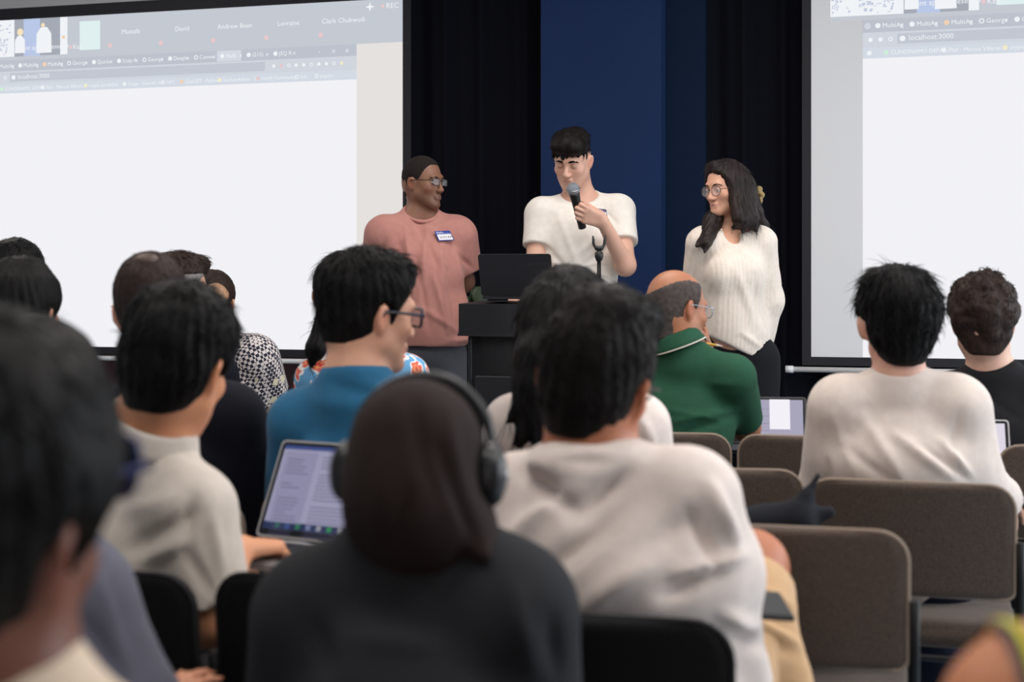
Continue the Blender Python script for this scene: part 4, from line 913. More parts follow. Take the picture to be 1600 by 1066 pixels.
# woman in the knit sweater
def rib(v, n):
    a = v[:, 0] * 0.97 + v[:, 1] * 0.25; return 0.0022 * np.abs(np.sin(a * 2 * math.pi / 0.034)) * np.clip(1.2 - np.abs(n[:, 2]) * 1.1, 0, 1)
def hemC(X, Y): return 1.00 - 0.085 * np.clip((X - 0.80) / 0.18, 0, 1)
Cw = person('standing woman in ivory rib knit sweater with long dark hair and glasses', 5.9, (1134, 294, 5.9), yaw=232, pitch=7, roll=2, hs=0.92, skin=(214, 162, 136), neck=(1147, 352, 5.94), shL=(1188, 380, 5.92), shR=(1097, 380, 5.88), pel=(1146, 560, 5.93), byaw=188,
    elL=(1201, 470, 5.97), elR=(1086, 470, 5.98), wrL=(1184, 566, 6.04), wrR=(1112, 520, 6.08), slv=1.98, slr=0.004, trs=(20, 21, 26), face=True, fem=1.0, h=0.005, stand=True, shirt=KNIT, tsh=0.013, tw=0.97, tdep=0.94, hem=hemC,
    neckcut=((0.05, 0.012, 0.080, 0.07, 0.055, 0.012), (0.090, -0.030, 0.036, 0.06, 0.062, 0.034)), collar=None, shirt_h=0.0055, nk_r=0.046, rib=rib, lips=(0.62, 0.26, 0.24), legs_upto=0.50, shoes=(30, 30, 32), noise_amp=0.004,
    fold=[((1150, 420), (1185, 520), 7, 0.010), ((1180, 430), (1178, 520), 4, -0.010), ((1130, 430), (1120, 520), 8, 0.006), ((1160, 520), (1190, 545), 5, 0.008)],
    extra_shirt=lambda Fs, J, S: (Fs.ell(P(1128, 425, 5.80), (0.055, 0.05, 0.06), k=0.06), Fs.ell(P(1168, 425, 5.82), (0.055, 0.05, 0.06), k=0.06), Fs.ell(P(1150, 520, 5.92), (0.128, 0.112, 0.10), k=0.05)))
def hairC(Fd, q):
    C = Cw['C']; k = 0.03
    Fd.ell(q(0.045, -0.050, -0.03), np.array((0.052, 0.066, 0.115)), Cw['R'], k=0.03); Fd.ell(q(-0.040, -0.045, -0.03), np.array((0.052, 0.066, 0.105)), Cw['R'], k=0.03)
    # lock hanging in front of her right shoulder (left in the photograph), and the curtain of hair on her left side
    Fd.cone(P(1130, 316, 5.98), P(1114, 346, 5.88), 0.024, 0.036, k=0.03); Fd.cone(P(1114, 346, 5.88), P(1104, 380, 5.78), 0.034, 0.020, k=0.03); Fd.cone(P(1112, 350, 5.88), P(1090, 384, 5.79), 0.026, 0.010, k=0.02); Fd.cone(P(1112, 356, 5.86), P(1101, 394, 5.77), 0.024, 0.007, k=0.02)
    Fd.cone(q(-0.060, 0.006, 0.02), P(1158, 342, 5.80), 0.034, 0.036, k=0.03); Fd.cone(q(-0.066, -0.045, 0.0), P(1172, 345, 5.84), 0.042, 0.030, k=0.03)
    Fd.cone(P(1172, 345, 5.84), P(1146, 356, 5.82), 0.024, 0.010, k=0.02); Fd.cone(P(1168, 340, 5.83), P(1160, 364, 5.80), 0.026, 0.006, k=0.02); Fd.cone(P(1178, 340, 5.86), P(1180, 360, 5.84), 0.026, 0.008, k=0.02); Fd.cone(q(-0.04, -0.09, -0.02), P(1192, 352, 5.97), 0.034, 0.022, k=0.03); Fd.cone(P(1192, 352, 5.97), P(1211, 395, 6.0), 0.020, 0.006, k=0.02)
    Fd.cone(q(0.035, 0.055, 0.105), q(0.076, 0.030, 0.0), 0.016, 0.012, k=0.02); Fd.cone(q(-0.005, 0.062, 0.108), q(-0.070, 0.030, 0.0), 0.020, 0.016, k=0.02)
add_hair('hair', Cw['body'], Cw['C'], Cw['R'], Cw['s'], mat('long_dark_brown_hair', srgb(34, 25, 24), rough=0.5, spec=0.25, bump=0.7, bscale=150, stretch=(1, 1, 0.12), var=0.45, vscale=40), t=(0.012, 0.014), line=((-0.2, -0.2), (-0.02, -0.2), (0.012, -0.10), (0.030, -0.02), (0.055, 0.05), (0.075, 0.078), (0.3, 0.12)), extra=hairC, earcut=False, h=0.005, groove=0.0022, gfreq=34, tuft=((500, 0.055, 0.0020, 0.12, 0.06),), seed=4)
face_parts(Cw['body'], Cw['C'], Cw['R'], Cw['s'], HAIR_DARK, (0.1, 1, -0.25), lid=0.45, skin=Cw['sk'], brow=0.7)
glasses(Cw['body'], Cw['C'], Cw['R'], Cw['s'], M_GFR, M_LENS, w=0.025, h=0.023, z=-0.006, r=0.0013)
q = P(1185, 305, 5.98); Fd = Field(0.004)
for k in range(5):
    a = k / 5 * 6.28; Fd.ell(q + np.array((0.012 * math.cos(a), 0.01 * math.sin(a * 2), 0.026 * math.sin(a))), (0.015, 0.022, 0.015), k=0.005)
v, f = Fd.mesh(cloth_disp(0.0025, 60, 3)); link_mesh('scrunchie', v, f, cloth('gold_satin', (150, 128, 84), rough=0.45), Cw['body'], q)
pts = [P(1123, 350, 5.855), P(1126, 360, 5.84), P(1133, 363, 5.83), P(1143, 360, 5.83), P(1155, 353, 5.85)]
MB().tube(pts, 0.0009, 5).build('necklace', mat('gold', srgb(190, 150, 90), rough=0.3, metal=0.9), Cw['body'], pts[0], True)
# ------------------------------------------------------------------ lectern, laptops, stand and small things
M_LECT = mat('black_satin_laminate', srgb(26, 28, 34), rough=0.5, spec=0.4); M_LECT2 = mat('black_matt_laminate', srgb(19, 20, 25), rough=0.6)
lc = P(812, 440, 5.62); yaw = -TH; cu_, su_ = math.cos(yaw), math.sin(yaw)
def LM(p): return np.array((lc[0] + p[0] * cu_ - p[1] * su_, lc[1] + p[0] * su_ + p[1] * cu_, p[2]))
RL = np.array([[cu_, -su_, 0], [su_, cu_, 0], [0, 0, 1.0]])
lr = empty('lectern', (lc[0], lc[1], 0)); tag(lr, 'black lectern with a bowed front under the open laptop', 'lectern')
def lbox(name, c, h, m, par=lr, bev=0.004): return MB().box(LM(c), h, RL, bev).build(name, m, par, (lc[0], lc[1], 0))
ztop = CAM_H - (476 - 440) / F_PX * 5.45
n = 16; arc = [(-0.203 + 0.406 * i / n, -0.13 - 0.045 * math.sin(math.pi * i / n)) for i in range(n + 1)]
def plate(name, z0, z1, grow, m, back=0.17, slope=0.0):
    o = [(x * (1 + grow), y - grow * 0.2) for x, y in arc] + [(0.203 * (1 + grow), back), (-0.203 * (1 + grow), back)]; k = len(o)
    V = [LM((x, y, z0)) for x, y in o] + [LM((x, y, z1 + slope * (y + 0.17))) for x, y in o]
    Fc = [tuple(range(k - 1, -1, -1)), tuple(range(k, 2 * k))] + [(i, (i + 1) % k, (i + 1) % k + k, i + k) for i in range(k)]
    return link_mesh(name, V, Fc, m, lr, (lc[0], lc[1], 0), smooth=False)
plate('top_housing', ztop - 0.112, ztop, 0.02, M_LECT, slope=0.03); plate('top_trim', ztop - 0.122, ztop - 0.112, 0.035, M_LECT2)
plate('column', 0.07, ztop - 0.122, -0.18, M_LECT2, back=0.13); lbox('base', (0, 0.0, 0.035), (0.26, 0.20, 0.035), M_LECT, bev=0.01)
lbox('front_panel', (0, -0.165, 0.50), (0.13, 0.006, 0.36), M_LECT); lbox('edge_post', (-0.164, -0.118, 0.56), (0.008, 0.010, 0.45), M_LECT); lbox('edge_post', (0.164, -0.118, 0.56), (0.008, 0.010, 0.45), M_LECT)

def laptop(label, hinge, w, dep, lidh, yaw, tilt, face_mats, shell, body_m, screen_fn=None, wall=None, keys=True, away=False):
    """hinge: world point at the middle of the hinge. yaw: direction the back of the lid faces (0 = +Y). tilt: lean of the lid away from the user in degrees"""
    y = math.radians(yaw); fw = np.array((math.sin(y), math.cos(y), 0)); rt = np.array((math.cos(y), -math.sin(y), 0)); up = np.array((0, 0, 1.0)); hinge = np.array(hinge, float)
    o = empty('laptop', hinge - up * 0.012); tag(o, label, 'laptop', 'laptops')
    org = hinge
    Rb = np.stack([rt, fw, up], 1)
    def slab(name, outline_w, outline_h, r, c, ex, ey, th, m, par):
        pl_ = rrect(outline_w, outline_h, r, 4); k = len(pl_); nn = np.cross(ex, ey)
        V = [c + ex * a + ey * b - nn * th for a, b in pl_] + [c + ex * a + ey * b + nn * th for a, b in pl_]
        return link_mesh(name, V, [tuple(range(k - 1, -1, -1)), tuple(range(k, 2 * k))] + [(i, (i + 1) % k, (i + 1) % k + k, i + k) for i in range(k)], m, par, org, smooth=False)
    base = slab('base', w / 2, dep / 2, 0.010, hinge - fw * dep / 2 - up * 0.005, rt, fw, 0.0055, body_m, o)
    t = math.radians(tilt); lu = up * math.cos(t) + fw * math.sin(t); ln = np.cross(rt, lu)  # ln points to +fw-ish (back of lid)
    lid = slab('lid', w / 2, lidh / 2, 0.010, hinge + lu * (lidh / 2 + 0.003), rt, lu, 0.003, shell, o)
    f = -1 if (ln @ fw) > 0 else 1; fn = ln * f
    dsp = slab('bezel', w / 2 - 0.004, lidh / 2 - 0.004, 0.008, hinge + lu * (lidh / 2 + 0.003) + fn * 0.0032, rt, lu, 0.0004, mat('glossy_black_bezel', srgb(16, 16, 20), rough=0.2), lid)
    sw, sh = w / 2 - 0.012, lidh / 2 - 0.014; cc = hinge + lu * (lidh / 2 + 0.006) + fn * 0.0042
    def quad(name, x0, x1, y0, y1, m, lay=0):
        p = cc + fn * 0.0003 * lay; v = [p + rt * x + lu * z for x, z in ((x0, y0), (x1, y0), (x1, y1), (x0, y1))]
        return link_mesh(name, v, [(0, 1, 2, 3)], m, lid, org, smooth=False)
    if screen_fn: screen_fn(quad, sw, sh)
    if keys:
        kc = hinge - fw * (dep * 0.36) + up * 0.001
        slab('keyboard_well', w * 0.43, dep * 0.22, 0.004, kc, rt, fw, 0.0006, mat('black_keys', srgb(22, 22, 25), rough=0.6), base)
        mb = MB()
        for j in range(5):
            for i in range(14): mb.box(kc + rt * (-w * 0.40 + w * 0.80 * i / 13) + fw * (dep * 0.17 - dep * 0.34 * j / 4) + up * 0.0016, (w * 0.026, dep * 0.036, 0.0008), Rb)
        q = mb.build('keys', mat('key_caps', srgb(34, 34, 38), rough=0.5), base, org); q['kind'] = 'stuff'
        slab('trackpad', w * 0.17, dep * 0.15, 0.004, hinge - fw * dep * 0.79 + up * 0.0008, rt, fw, 0.0004, mat('trackpad_metal', srgb(176, 172, 172), rough=0.4, metal=0.2), base)
    return o
SILVER = mat('silver_aluminium', srgb(178, 176, 178), rough=0.38, metal=0.35); DKSH = mat('dark_grey_laptop_shell', srgb(34, 34, 40), rough=0.45); 
hg = LM((-0.005, -0.085, ztop + 0.014)); hg = P(809, 466, 5.50); hg[2] = ztop + 0.030
laptop('dark grey laptop with its lid towards the audience, on the lectern', hg, 0.284, 0.20, 0.168, 180 + 14, -(-20), None, DKSH, DKSH, None)
# microphone stand with an empty clip, in front of the speaker
d_ = 5.35; sx_ = P(936, 440, d_); ms = empty('microphone_stand', (sx_[0], sx_[1], 0)); tag(ms, 'black microphone stand with an empty forked clip in front of the speaker', 'microphone stand')
og = (sx_[0], sx_[1], 0); zc = P(936, 387, d_)[2]
MB().tube([(sx_[0], sx_[1], 0.02), (sx_[0], sx_[1], zc - 0.03)], [0.011, 0.0075], 12).build('pole', M_BLKMETAL, ms, og, True)
MB().tube([(sx_[0], sx_[1], 0.0), (sx_[0], sx_[1], 0.012), (sx_[0], sx_[1], 0.030)], [0.14, 0.14, 0.03], 28).build('base', M_BLKMETAL, ms, og, True)
MB().tube([(sx_[0], sx_[1], z) for z in (zc - 0.05, zc - 0.035, zc - 0.02, zc - 0.012)], [0.010, 0.016, 0.016, 0.008], 12).build('joint', M_GLIDE, ms, og, True)
cl_ = [(sx_[0] + 0.021 * math.cos(t) , sx_[1], zc + 0.022 + 0.026 * math.sin(t)) for t in np.radians(np.linspace(-190, 10, 15))]
cl_ = [(sx_[0] - 0.023, sx_[1], zc + 0.044)] + cl_ + [(sx_[0] + 0.024, sx_[1], zc + 0.048)]
MB().tube(cl_, [0.003] + [0.0055] * 5 + [0.009] * 5 + [0.0055] * 5 + [0.003], 8).build('clip', M_GLIDE, ms, og, True)
# plant half hidden between the pink tee and the lectern
pc = P(728, 462, 6.75); pr = empty('potted_plant', (pc[0], pc[1], 0)); tag(pr, 'dim round-leaved plant between the pink tee and the lectern', 'plant'); og = (pc[0], pc[1], 0)
MB().tube([(pc[0], pc[1], z) for z in (0, 0.01, 0.55, 0.56, 0.53)], [0.09, 0.10, 0.13, 0.135, 0.12], 24).build('pot', M_LECT2, pr, og, True)
gm = mat('dark_green_leaf', srgb(48, 66, 38), rough=0.5)
for k in range(11):
    a = k * 2.4; hgt = pc[2] - 0.14 + 0.045 * (k % 5); tip = np.array((pc[0] + 0.07 * math.cos(a), pc[1] + 0.07 * math.sin(a), hgt))
    MB().tube([(pc[0], pc[1], 0.5), lerp((pc[0], pc[1], 0.5), tip, 0.6) + np.array((0, 0, 0.05)), tip], [0.003, 0.0025, 0.0015], 5).build('stem', gm, pr, og, True)
    MB().sphere(tip, (0.045, 0.008, 0.050), 12, 8, frame(math.degrees(a) * 0.3, 10 * math.sin(k), 20 * math.cos(k))).build('leaf', gm, pr, og, True)
# ------------------------------------------------------------------ the audience
# bald man in the green polo
def hand14(Fd, c):
    add_hand(Fd, c['wR'], nrm((-0.25, 0.15, 0.95)), nrm((-0.6, -0.5, 0)), 1, curl=(50, 60, 40), spread=2, thumb=(30, 40)); add_hand(Fd, c['wL'], nrm(c['wL'] - c['eL']), (0, 0, -1.0), -1)
G14 = person('bald man in dark green polo with white collar line, hand on chin', 4.42, (1058, 482, 4.42), yaw=58, pitch=8, roll=-6, hs=0.99, skin=(168, 112, 82), neck=(1062, 545, 4.40), shL=(968, 590, 4.50), shR=(1146, 590, 4.36), pel=(1050, 740, 4.40), byaw=18,
    elR=(1166, 668, 4.52), wrR=(1101, 556, 4.66), slv=0.86, slr=0.004, face=True, h=0.006, shirt=GREEN, tsh=0.015, tw=1.0, stub=0.3, collar=('polo', 0.034, GREEN, mat('white_stripe', srgb(225, 215, 205), rough=0.8)), hand_fn=hand14,
    fold=[((1050, 660), (1150, 640), 5, 0.010), ((1060, 680), (1150, 650), 5, -0.008), ((1040, 640), (1140, 660), 4, 0.007), ((1110, 600), (1150, 600), 5, 0.006), ((1060, 690), (1130, 690), 5, 0.008)])
add_hair('hair', G14['body'], G14['C'], G14['R'], G14['s'], mat('grey_fringe_hair', srgb(66, 58, 55), rough=0.85, bump=0.5, bscale=400, var=0.4, vscale=70), t=(0.008, 0.003), line=((-0.2, -0.115), (-0.075, -0.110), (-0.045, -0.100), (-0.028, -0.085), (-0.018, -0.02), (0.004, -0.012), (0.022, -0.010), (0.034, 0.03), (0.050, 0.10), (0.3, 0.2)),
    cuts=((-0.01, -0.03, 0.110, 0.078, 0.14, 0.090),), h=0.006, groove=0.0005, seed=14)
glasses(G14['body'], G14['C'], G14['R'], G14['s'], M_GCLR, M_LENS, w=0.024, h=0.018, r=0.0018, z=-0.002)
pa, pb = P(1074, 533, 4.615), P(1129, 541, 4.60); pdv = nrm(pb - pa)
pc_ = MB().tube([pa, lerp(pa, pb, 0.82)], 0.0042, 6).build('pencil', mat('yellow_pencil_paint', srgb(214, 166, 72), rough=0.4), None, pa); tag(pc_, 'yellow pencil held beside the chin of the bald man', 'pencil')
MB().tube([lerp(pa, pb, 0.82), pb], [0.0042, 0.001], 6).build('pencil_tip', mat('pale_pencil_wood', srgb(225, 205, 200), rough=0.6), pc_, pa)

# man in the cream sweater
def low15(Fs, J, S): Fs.ell(P(1405, 720, 3.40), (0.185, 0.125, 0.09), S, k=0.05); Fs.ell(P(1500, 725, 3.40), (0.05, 0.08, 0.06), S, k=0.05)
P15 = person('man in plain cream sweater with neat black hair seen square from behind', 3.42, (1404, 506, 3.42), yaw=2, pitch=4, hs=0.98, skin=(206, 158, 138), neck=(1404, 602, 3.40), shL=(1316, 640, 3.43), shR=(1494, 640, 3.38), pel=(1408, 870, 3.42), byaw=12,
    elL=(1296, 770, 3.52), elR=(1518, 752, 3.42), wrL=(1330, 800, 3.80), wrR=(1562, 782, 3.66), slv=1.95, slr=0.012, h=0.007, shirt=CREAM, tsh=0.022, tw=1.06, collar='crew', nk_r=0.054, colr=0.009, extra_shirt=low15, extra_body=lambda Fd, J: [Fd.ell(P(1404 + sx * 58, 512, 3.42), (0.010, 0.016, 0.030), frame(sx * -20, 0, sx * 10), k=0.01) for sx in (-1, 1)], trs=(24, 30, 46),
    fold=[((1350, 655), (1420, 760), 10, 0.010), ((1400, 680), (1500, 755), 8, 0.012), ((1440, 700), (1520, 750), 5, -0.010), ((1470, 690), (1520, 748), 6, 0.014), ((1290, 720), (1300, 760), 5, -0.010), ((1320, 700), (1400, 760), 8, -0.007), ((1500, 640), (1480, 720), 7, -0.007), ((1340, 640), (1460, 640), 12, -0.004), ((1300, 650), (1340, 750), 8, 0.006)])
add_hair('hair', P15['body'], P15['C'], P15['R'], P15['s'], HAIR_BLACK, t=(0.025, 0.026), line=((-0.2, -0.100), (-0.07, -0.096), (-0.045, -0.085), (-0.015, -0.035), (0.006, -0.015), (0.022, -0.012), (0.05, 0.0), (0.3, 0.02)),
    bumps=((-0.03, -0.02, 0.095, 0.06, 0.07, 0.035), (-0.062, -0.01, 0.045, 0.030, 0.06, 0.04), (0.060, -0.01, 0.045, 0.030, 0.06, 0.04), (0.0, -0.062, -0.060, 0.046, 0.030, 0.045)), h=0.0055, groove=0.0035, tuft=((900, 0.045, 0.0020, 0.4, 0.35), (120, 0.06, 0.0014, 0.9, 0.7)), seed=15, nape=0.0)
# curly-haired man in black
CR = np.random.default_rng(61); CV = CR.normal(size=(260, 3)); CV /= np.linalg.norm(CV, axis=1)[:, None]; CURLS = [(v_[0], v_[1], v_[2], CR.uniform(0.014, 0.024)) for v_ in CV if v_[1] < 0.45 and v_[2] > -0.85 - 0.1 * v_[1]][:110]
P16 = person('man with thick curly brown hair in a black tee at the right edge', 4.1, (1536, 503, 4.1), yaw=14, pitch=3, hs=0.98, skin=(214, 172, 152), neck=(1549, 585, 4.1), shL=(1478, 622, 4.14), shR=(1640, 620, 4.06), pel=(1560, 740, 4.1), byaw=12, h=0.008, shirt=BLK, tsh=0.018, tw=1.05, collar='crew', colr=0.009,
    fold=[((1500, 640), (1560, 700), 8, 0.006), ((1540, 620), (1600, 660), 8, -0.005)])
add_hair('hair', P16['body'], P16['C'], P16['R'], P16['s'], HAIR_BROWN, t=(0.021, 0.026), line=((-0.2, -0.100), (-0.07, -0.098), (-0.045, -0.080), (-0.015, -0.03), (0.006, -0.012), (0.03, 0.0), (0.3, 0.03)),
    bumps=[(0.080 * x_, -0.012 + 0.100 * y_, 0.034 + 0.104 * z_, rr_, rr_, rr_ * 0.8, 0.006) for (x_, y_, z_, rr_) in CURLS], h=0.006, groove=0.0055, gfreq=9, tuft=((1100, 0.022, 0.0028, 1.4, 0.5),), seed=16)

# man in the blue tee
P7 = person('man in blue tee and dark glasses looking right, near the centre left', 3.0, (576, 487, 3.0), yaw=54, pitch=6, roll=2, hs=1.0, skin=(216, 164, 138), neck=(554, 596, 2.97), shL=(468, 662, 3.02), shR=(650, 664, 2.94), pel=(555, 935, 2.98), byaw=18,
    elL=(455, 800, 3.10), slv=0.9, face=True, h=0.006, shirt=BLUE, tsh=0.016, tw=1.05, collar='crew', nk_r=0.055, colr=0.008, fold=[((480, 620), (560, 640), 14, 0.005), ((470, 680), (540, 780), 14, 0.006), ((440, 700), (470, 800), 8, -0.008), ((520, 600), (600, 620), 8, -0.005)])
add_hair('hair', P7['body'], P7['C'], P7['R'], P7['s'], HAIR_BLACK, t=(0.014, 0.020), line=((-0.2, -0.075), (-0.07, -0.072), (-0.045, -0.060), (-0.02, -0.040), (0.004, -0.018), (0.02, -0.030), (0.030, 0.010), (0.062, 0.052), (0.090, 0.066), (0.3, 0.09)),
    bumps=((0, 0.045, 0.090, 0.060, 0.050, 0.032),), h=0.0055, groove=0.003, tuft=((900, 0.036, 0.0020, 0.6, 0.5),), seed=7)
glasses(P7['body'], P7['C'], P7['R'], P7['s'], M_GBLK, M_LENS, w=0.026, h=0.019, r=0.0032, tr=0.0034, shape='rect', z=-0.002)

# long-haired woman in white
P6 = person('woman in white tee with long straight black hair behind the centre man', 2.95, (890, 510, 2.95), yaw=14, pitch=4, hs=0.96, skin=(206, 156, 132), neck=(897, 615, 2.93), shL=(806, 668, 2.97), shR=(995, 668, 2.92), pel=(895, 930, 2.95), byaw=14, fem=1.0, h=0.008, shirt=W_TOP, tsh=0.016, tw=1.05, nk_r=0.048, collar='crew',
    fold=[((770, 650), (800, 740), 10, 0.006), ((1000, 650), (1030, 720), 8, 0.008), ((830, 640), (840, 760), 8, -0.006)])
def hair6(Fd, q):
    Fd.cone(q(-0.035, -0.07, 0.02), P(838, 600, 2.82), 0.062, 0.045, k=0.04); Fd.cone(P(838, 600, 2.82), P(812, 690, 2.80), 0.036, 0.010, k=0.03)
    Fd.cone(P(850, 560, 2.82), P(858, 700, 2.78), 0.050, 0.030, k=0.03); Fd.cone(P(858, 700, 2.78), P(846, 800, 2.78), 0.024, 0.010, k=0.02); Fd.cone(q(0, -0.08, 0), P(900, 700, 2.80), 0.06, 0.04, k=0.04)
    Fd.cone(P(826, 600, 2.80), P(793, 660, 2.80), 0.016, 0.005, k=0.02)
add_hair('hair', P6['body'], P6['C'], P6['R'], P6['s'], HAIR_BLACK, t=(0.014, 0.014), line=((-0.2, -0.6), (0.0, -0.5), (0.02, -0.05), (0.05, 0.0), (0.3, 0.05)), extra=hair6, earcut=False, h=0.0065, groove=0.003, gfreq=30, tuft=((300, 0.07, 0.002, 0.3, 0.15),), seed=6)

# man in the white top in the centre foreground
def low5(Fs, J, S): Fs.ell(P(912, 728, 2.085), (0.085, 0.040, 0.032), k=0.03); Fs.ell(P(1020, 900, 2.12), (0.15, 0.13, 0.10), k=0.06); Fs.ell(P(930, 880, 2.12), (0.15, 0.12, 0.12), k=0.05)
P5 = person('man in loose white long-sleeved top and tan shorts in the centre foreground', 2.15, (932, 596, 2.15), yaw=24, pitch=4, roll=9, hs=1.0, skin=(178, 112, 80), neck=(918, 729, 2.13), shL=(808, 792, 2.20), shR=(1076, 784, 2.10), pel=(1010, 1131, 2.18), byaw=14,
    elL=(780, 1000, 2.28), elR=(1100, 890, 2.14), wrR=(1160, 1085, 2.20), slv=1.97, slr=0.0, h=0.007, shirt=W_TOP, tsh=0.026, tw=1.05, nk_r=0.060, colr=0.009, trs=(196, 160, 122), legs_upto=0.95, extra_shirt=low5, face=True, stub=0.9, shoes=(230, 228, 224),
    knees=(None, ((1172, 888, 2.44), (990, 1110, 2.75))), lower=True,
    fold=[((820, 740), (900, 800), 14, -0.012), ((980, 740), (900, 810), 14, -0.012), ((880, 720), (960, 720), 10, -0.006), ((850, 900), (980, 790), 18, -0.014), ((900, 960), (1050, 850), 20, 0.010), ((1000, 880), (1090, 800), 20, -0.008), ((1040, 930), (1130, 880), 14, -0.014), ((1060, 900), (1160, 870), 10, 0.016), ((1110, 760), (1150, 860), 12, 0.012), ((1080, 800), (1120, 890), 12, -0.010), ((800, 840), (900, 760), 14, 0.010), ((1130, 960), (1180, 980), 10, 0.012), ((1140, 1000), (1200, 1010), 12, -0.010)], folda=1.6)
add_hair('hair', P5['body'], P5['C'], P5['R'], P5['s'], HAIR_DARK, t=(0.012, 0.024), line=((-0.2, -0.088), (-0.075, -0.085), (-0.045, -0.072), (-0.020, -0.050), (0.004, -0.018), (0.022, -0.030), (0.040, 0.030), (0.062, 0.058), (0.090, 0.075), (0.3, 0.16)),
    bumps=((0.0, 0.0, 0.11, 0.068, 0.085, 0.032), (0.03, 0.03, 0.10, 0.045, 0.06, 0.03)), h=0.0055, groove=0.0022, gfreq=24, tuft=((1400, 0.020, 0.0018, 1.0, 0.5),), seed=5)
glasses(P5['body'], P5['C'], P5['R'], P5['s'], M_GFR, M_LENS, w=0.025, h=0.021, r=0.0018, z=-0.004)

# man in the cream polo at the laptop
def hand3(Fd, c):
    add_hand(Fd, c['wR'], nrm((0.50, 0.84, -0.10)), (0.1, 0.1, -1.0), 1, curls=((28, 30, 20), (34, 34, 22), (38, 36, 24), (42, 36, 22)), spread=7, thumb=(28, 12)); add_hand(Fd, c['wL'], nrm(c['wL'] - c['eL']), (0, 0, -1.0), -1)
P3 = person('man in cream polo typing on a laptop, black hair, left foreground', 2.42, (278, 568, 2.42), yaw=15, pitch=10, roll=8, hs=1.0, skin=(214, 150, 112), neck=(232, 690, 2.42), shL=(130, 760, 2.52), shR=(296, 802, 2.36), pel=(200, 1040, 2.40), byaw=24,
    elL=(120, 960, 2.6), wrL=(300, 905, 2.78), elR=(332, 968, 2.34), wrR=(372, 858, 2.50), slv=0.90, slr=0.008, h=0.0065, shirt=POLO, tsh=0.020, tw=1.08, nk_r=0.060, collar=('polo', 0.030, POLO, None), hand_fn=hand3,
    fold=[((200, 860), (310, 800), 12, -0.010), ((220, 880), (300, 840), 10, 0.010), ((300, 780), (290, 850), 10, -0.012), ((330, 800), (350, 900), 10, 0.008), ((290, 860), (330, 930), 8, -0.010), ((190, 800), (270, 780), 14, 0.006)])
add_hair('hair', P3['body'], P3['C'], P3['R'], P3['s'], HAIR_BLACK, t=(0.018, 0.024), line=((-0.2, -0.092), (-0.075, -0.090), (-0.045, -0.076), (-0.020, -0.040), (0.004, -0.012), (0.022, -0.010), (0.040, 0.010), (0.3, 0.05)),
    bumps=((0.03, -0.01, 0.07, 0.055, 0.08, 0.05), (-0.03, -0.01, 0.07, 0.055, 0.08, 0.05)), h=0.006, groove=0.003, tuft=((600, 0.03, 0.0022, 0.7, 0.5),), seed=33)
E_S1 = mat('laptop_screen_lilac', srgb(168, 166, 194), emit=0.8); E_S2 = mat('laptop_screen_lines', srgb(92, 90, 120), emit=0.8); E_S3 = mat('laptop_screen_column', srgb(154, 152, 182), emit=0.8); E_DCK = mat('laptop_dock', srgb(50, 60, 92), emit=0.8); E_MNU = mat('laptop_menu_bar', srgb(70, 84, 140), emit=0.8)
def scr3(quad, sw, sh):
    quad('display', -sw, sw, -sh, sh, E_S1); quad('display_menu_bar', -sw, sw, sh - 0.008, sh, E_MNU, 1); quad('display_column', -sw * 0.95, -sw * 0.40, -sh * 0.86, sh - 0.012, E_S3, 1); quad('display_dock', -sw, sw, -sh, -sh + 0.014, E_DCK, 1)
    for k, c in enumerate(((60, 110, 100), (70, 90, 140), (60, 120, 90), (130, 140, 180), (170, 170, 180), (60, 150, 90), (190, 190, 200), (190, 90, 60), (80, 170, 80), (90, 120, 190))): quad('dock_icon', -sw * 0.8 + k * 0.024, -sw * 0.8 + k * 0.024 + 0.010, -sh + 0.002, -sh + 0.012, mat('dock_icon_%d' % k, srgb(*c), emit=0.8), 2)
    r = np.random.default_rng(3)
    for k in range(24):
        z = sh - 0.022 - k * 0.0072; 
        if r.random() < 0.82: quad('text_line', -sw * 0.30, -sw * 0.30 + r.uniform(0.5, 1.2) * sw, z, z + 0.0016, E_S2, 2)
        if r.random() < 0.6: quad('text_line', -sw * 0.88, -sw * 0.88 + r.uniform(0.15, 0.40) * sw, z, z + 0.0014, E_S2, 2)
hg3 = P(500, 850, 2.72); laptop('silver laptop showing a page of text on the lap of the man in cream polo', hg3, 0.300, 0.212, 0.198, 27, 27, None, SILVER, SILVER, scr3)

# woman in the brown headscarf and headphones
P4 = person('woman in brown headscarf and charcoal sweatshirt wearing black headphones', 1.72, (654, 750, 1.70), yaw=10, pitch=8, hs=0.95, skin=(150, 104, 84), neck=(648, 822, 1.69), shL=(502, 968, 1.74), shR=(790, 960, 1.68), pel=(650, 1200, 1.62), byaw=10, elL=(480, 1180, 1.78), elR=(815, 1180, 1.74), wrL=(560, 1260, 1.98), wrR=(740, 1260, 1.96),
    slv=1.9, slr=0.012, h=0.008, shirt=HOOD, tsh=0.026, tw=1.12, tdep=1.1, fem=1.0, nk_r=0.05, collar=None, trs=(40, 40, 46), shirt_name='sweatshirt', fold=[((540, 900), (700, 960), 30, 0.006), ((480, 960), (520, 1060), 20, -0.008), ((800, 920), (830, 1050), 16, 0.010), ((860, 960), (870, 1060), 14, -0.010), ((560, 1000), (700, 1010), 20, 0.006)])
Fd = Field(0.007); q = lambda x, y, z: hpt(P4['C'], P4['R'], P4['s'], x, y, z)
Fd.ell(q(0, -0.012, 0.038), (0.079, 0.102, 0.084), P4['R']); Fd.ell(q(0, -0.035, -0.02), (0.068, 0.082, 0.078), P4['R'], k=0.03)
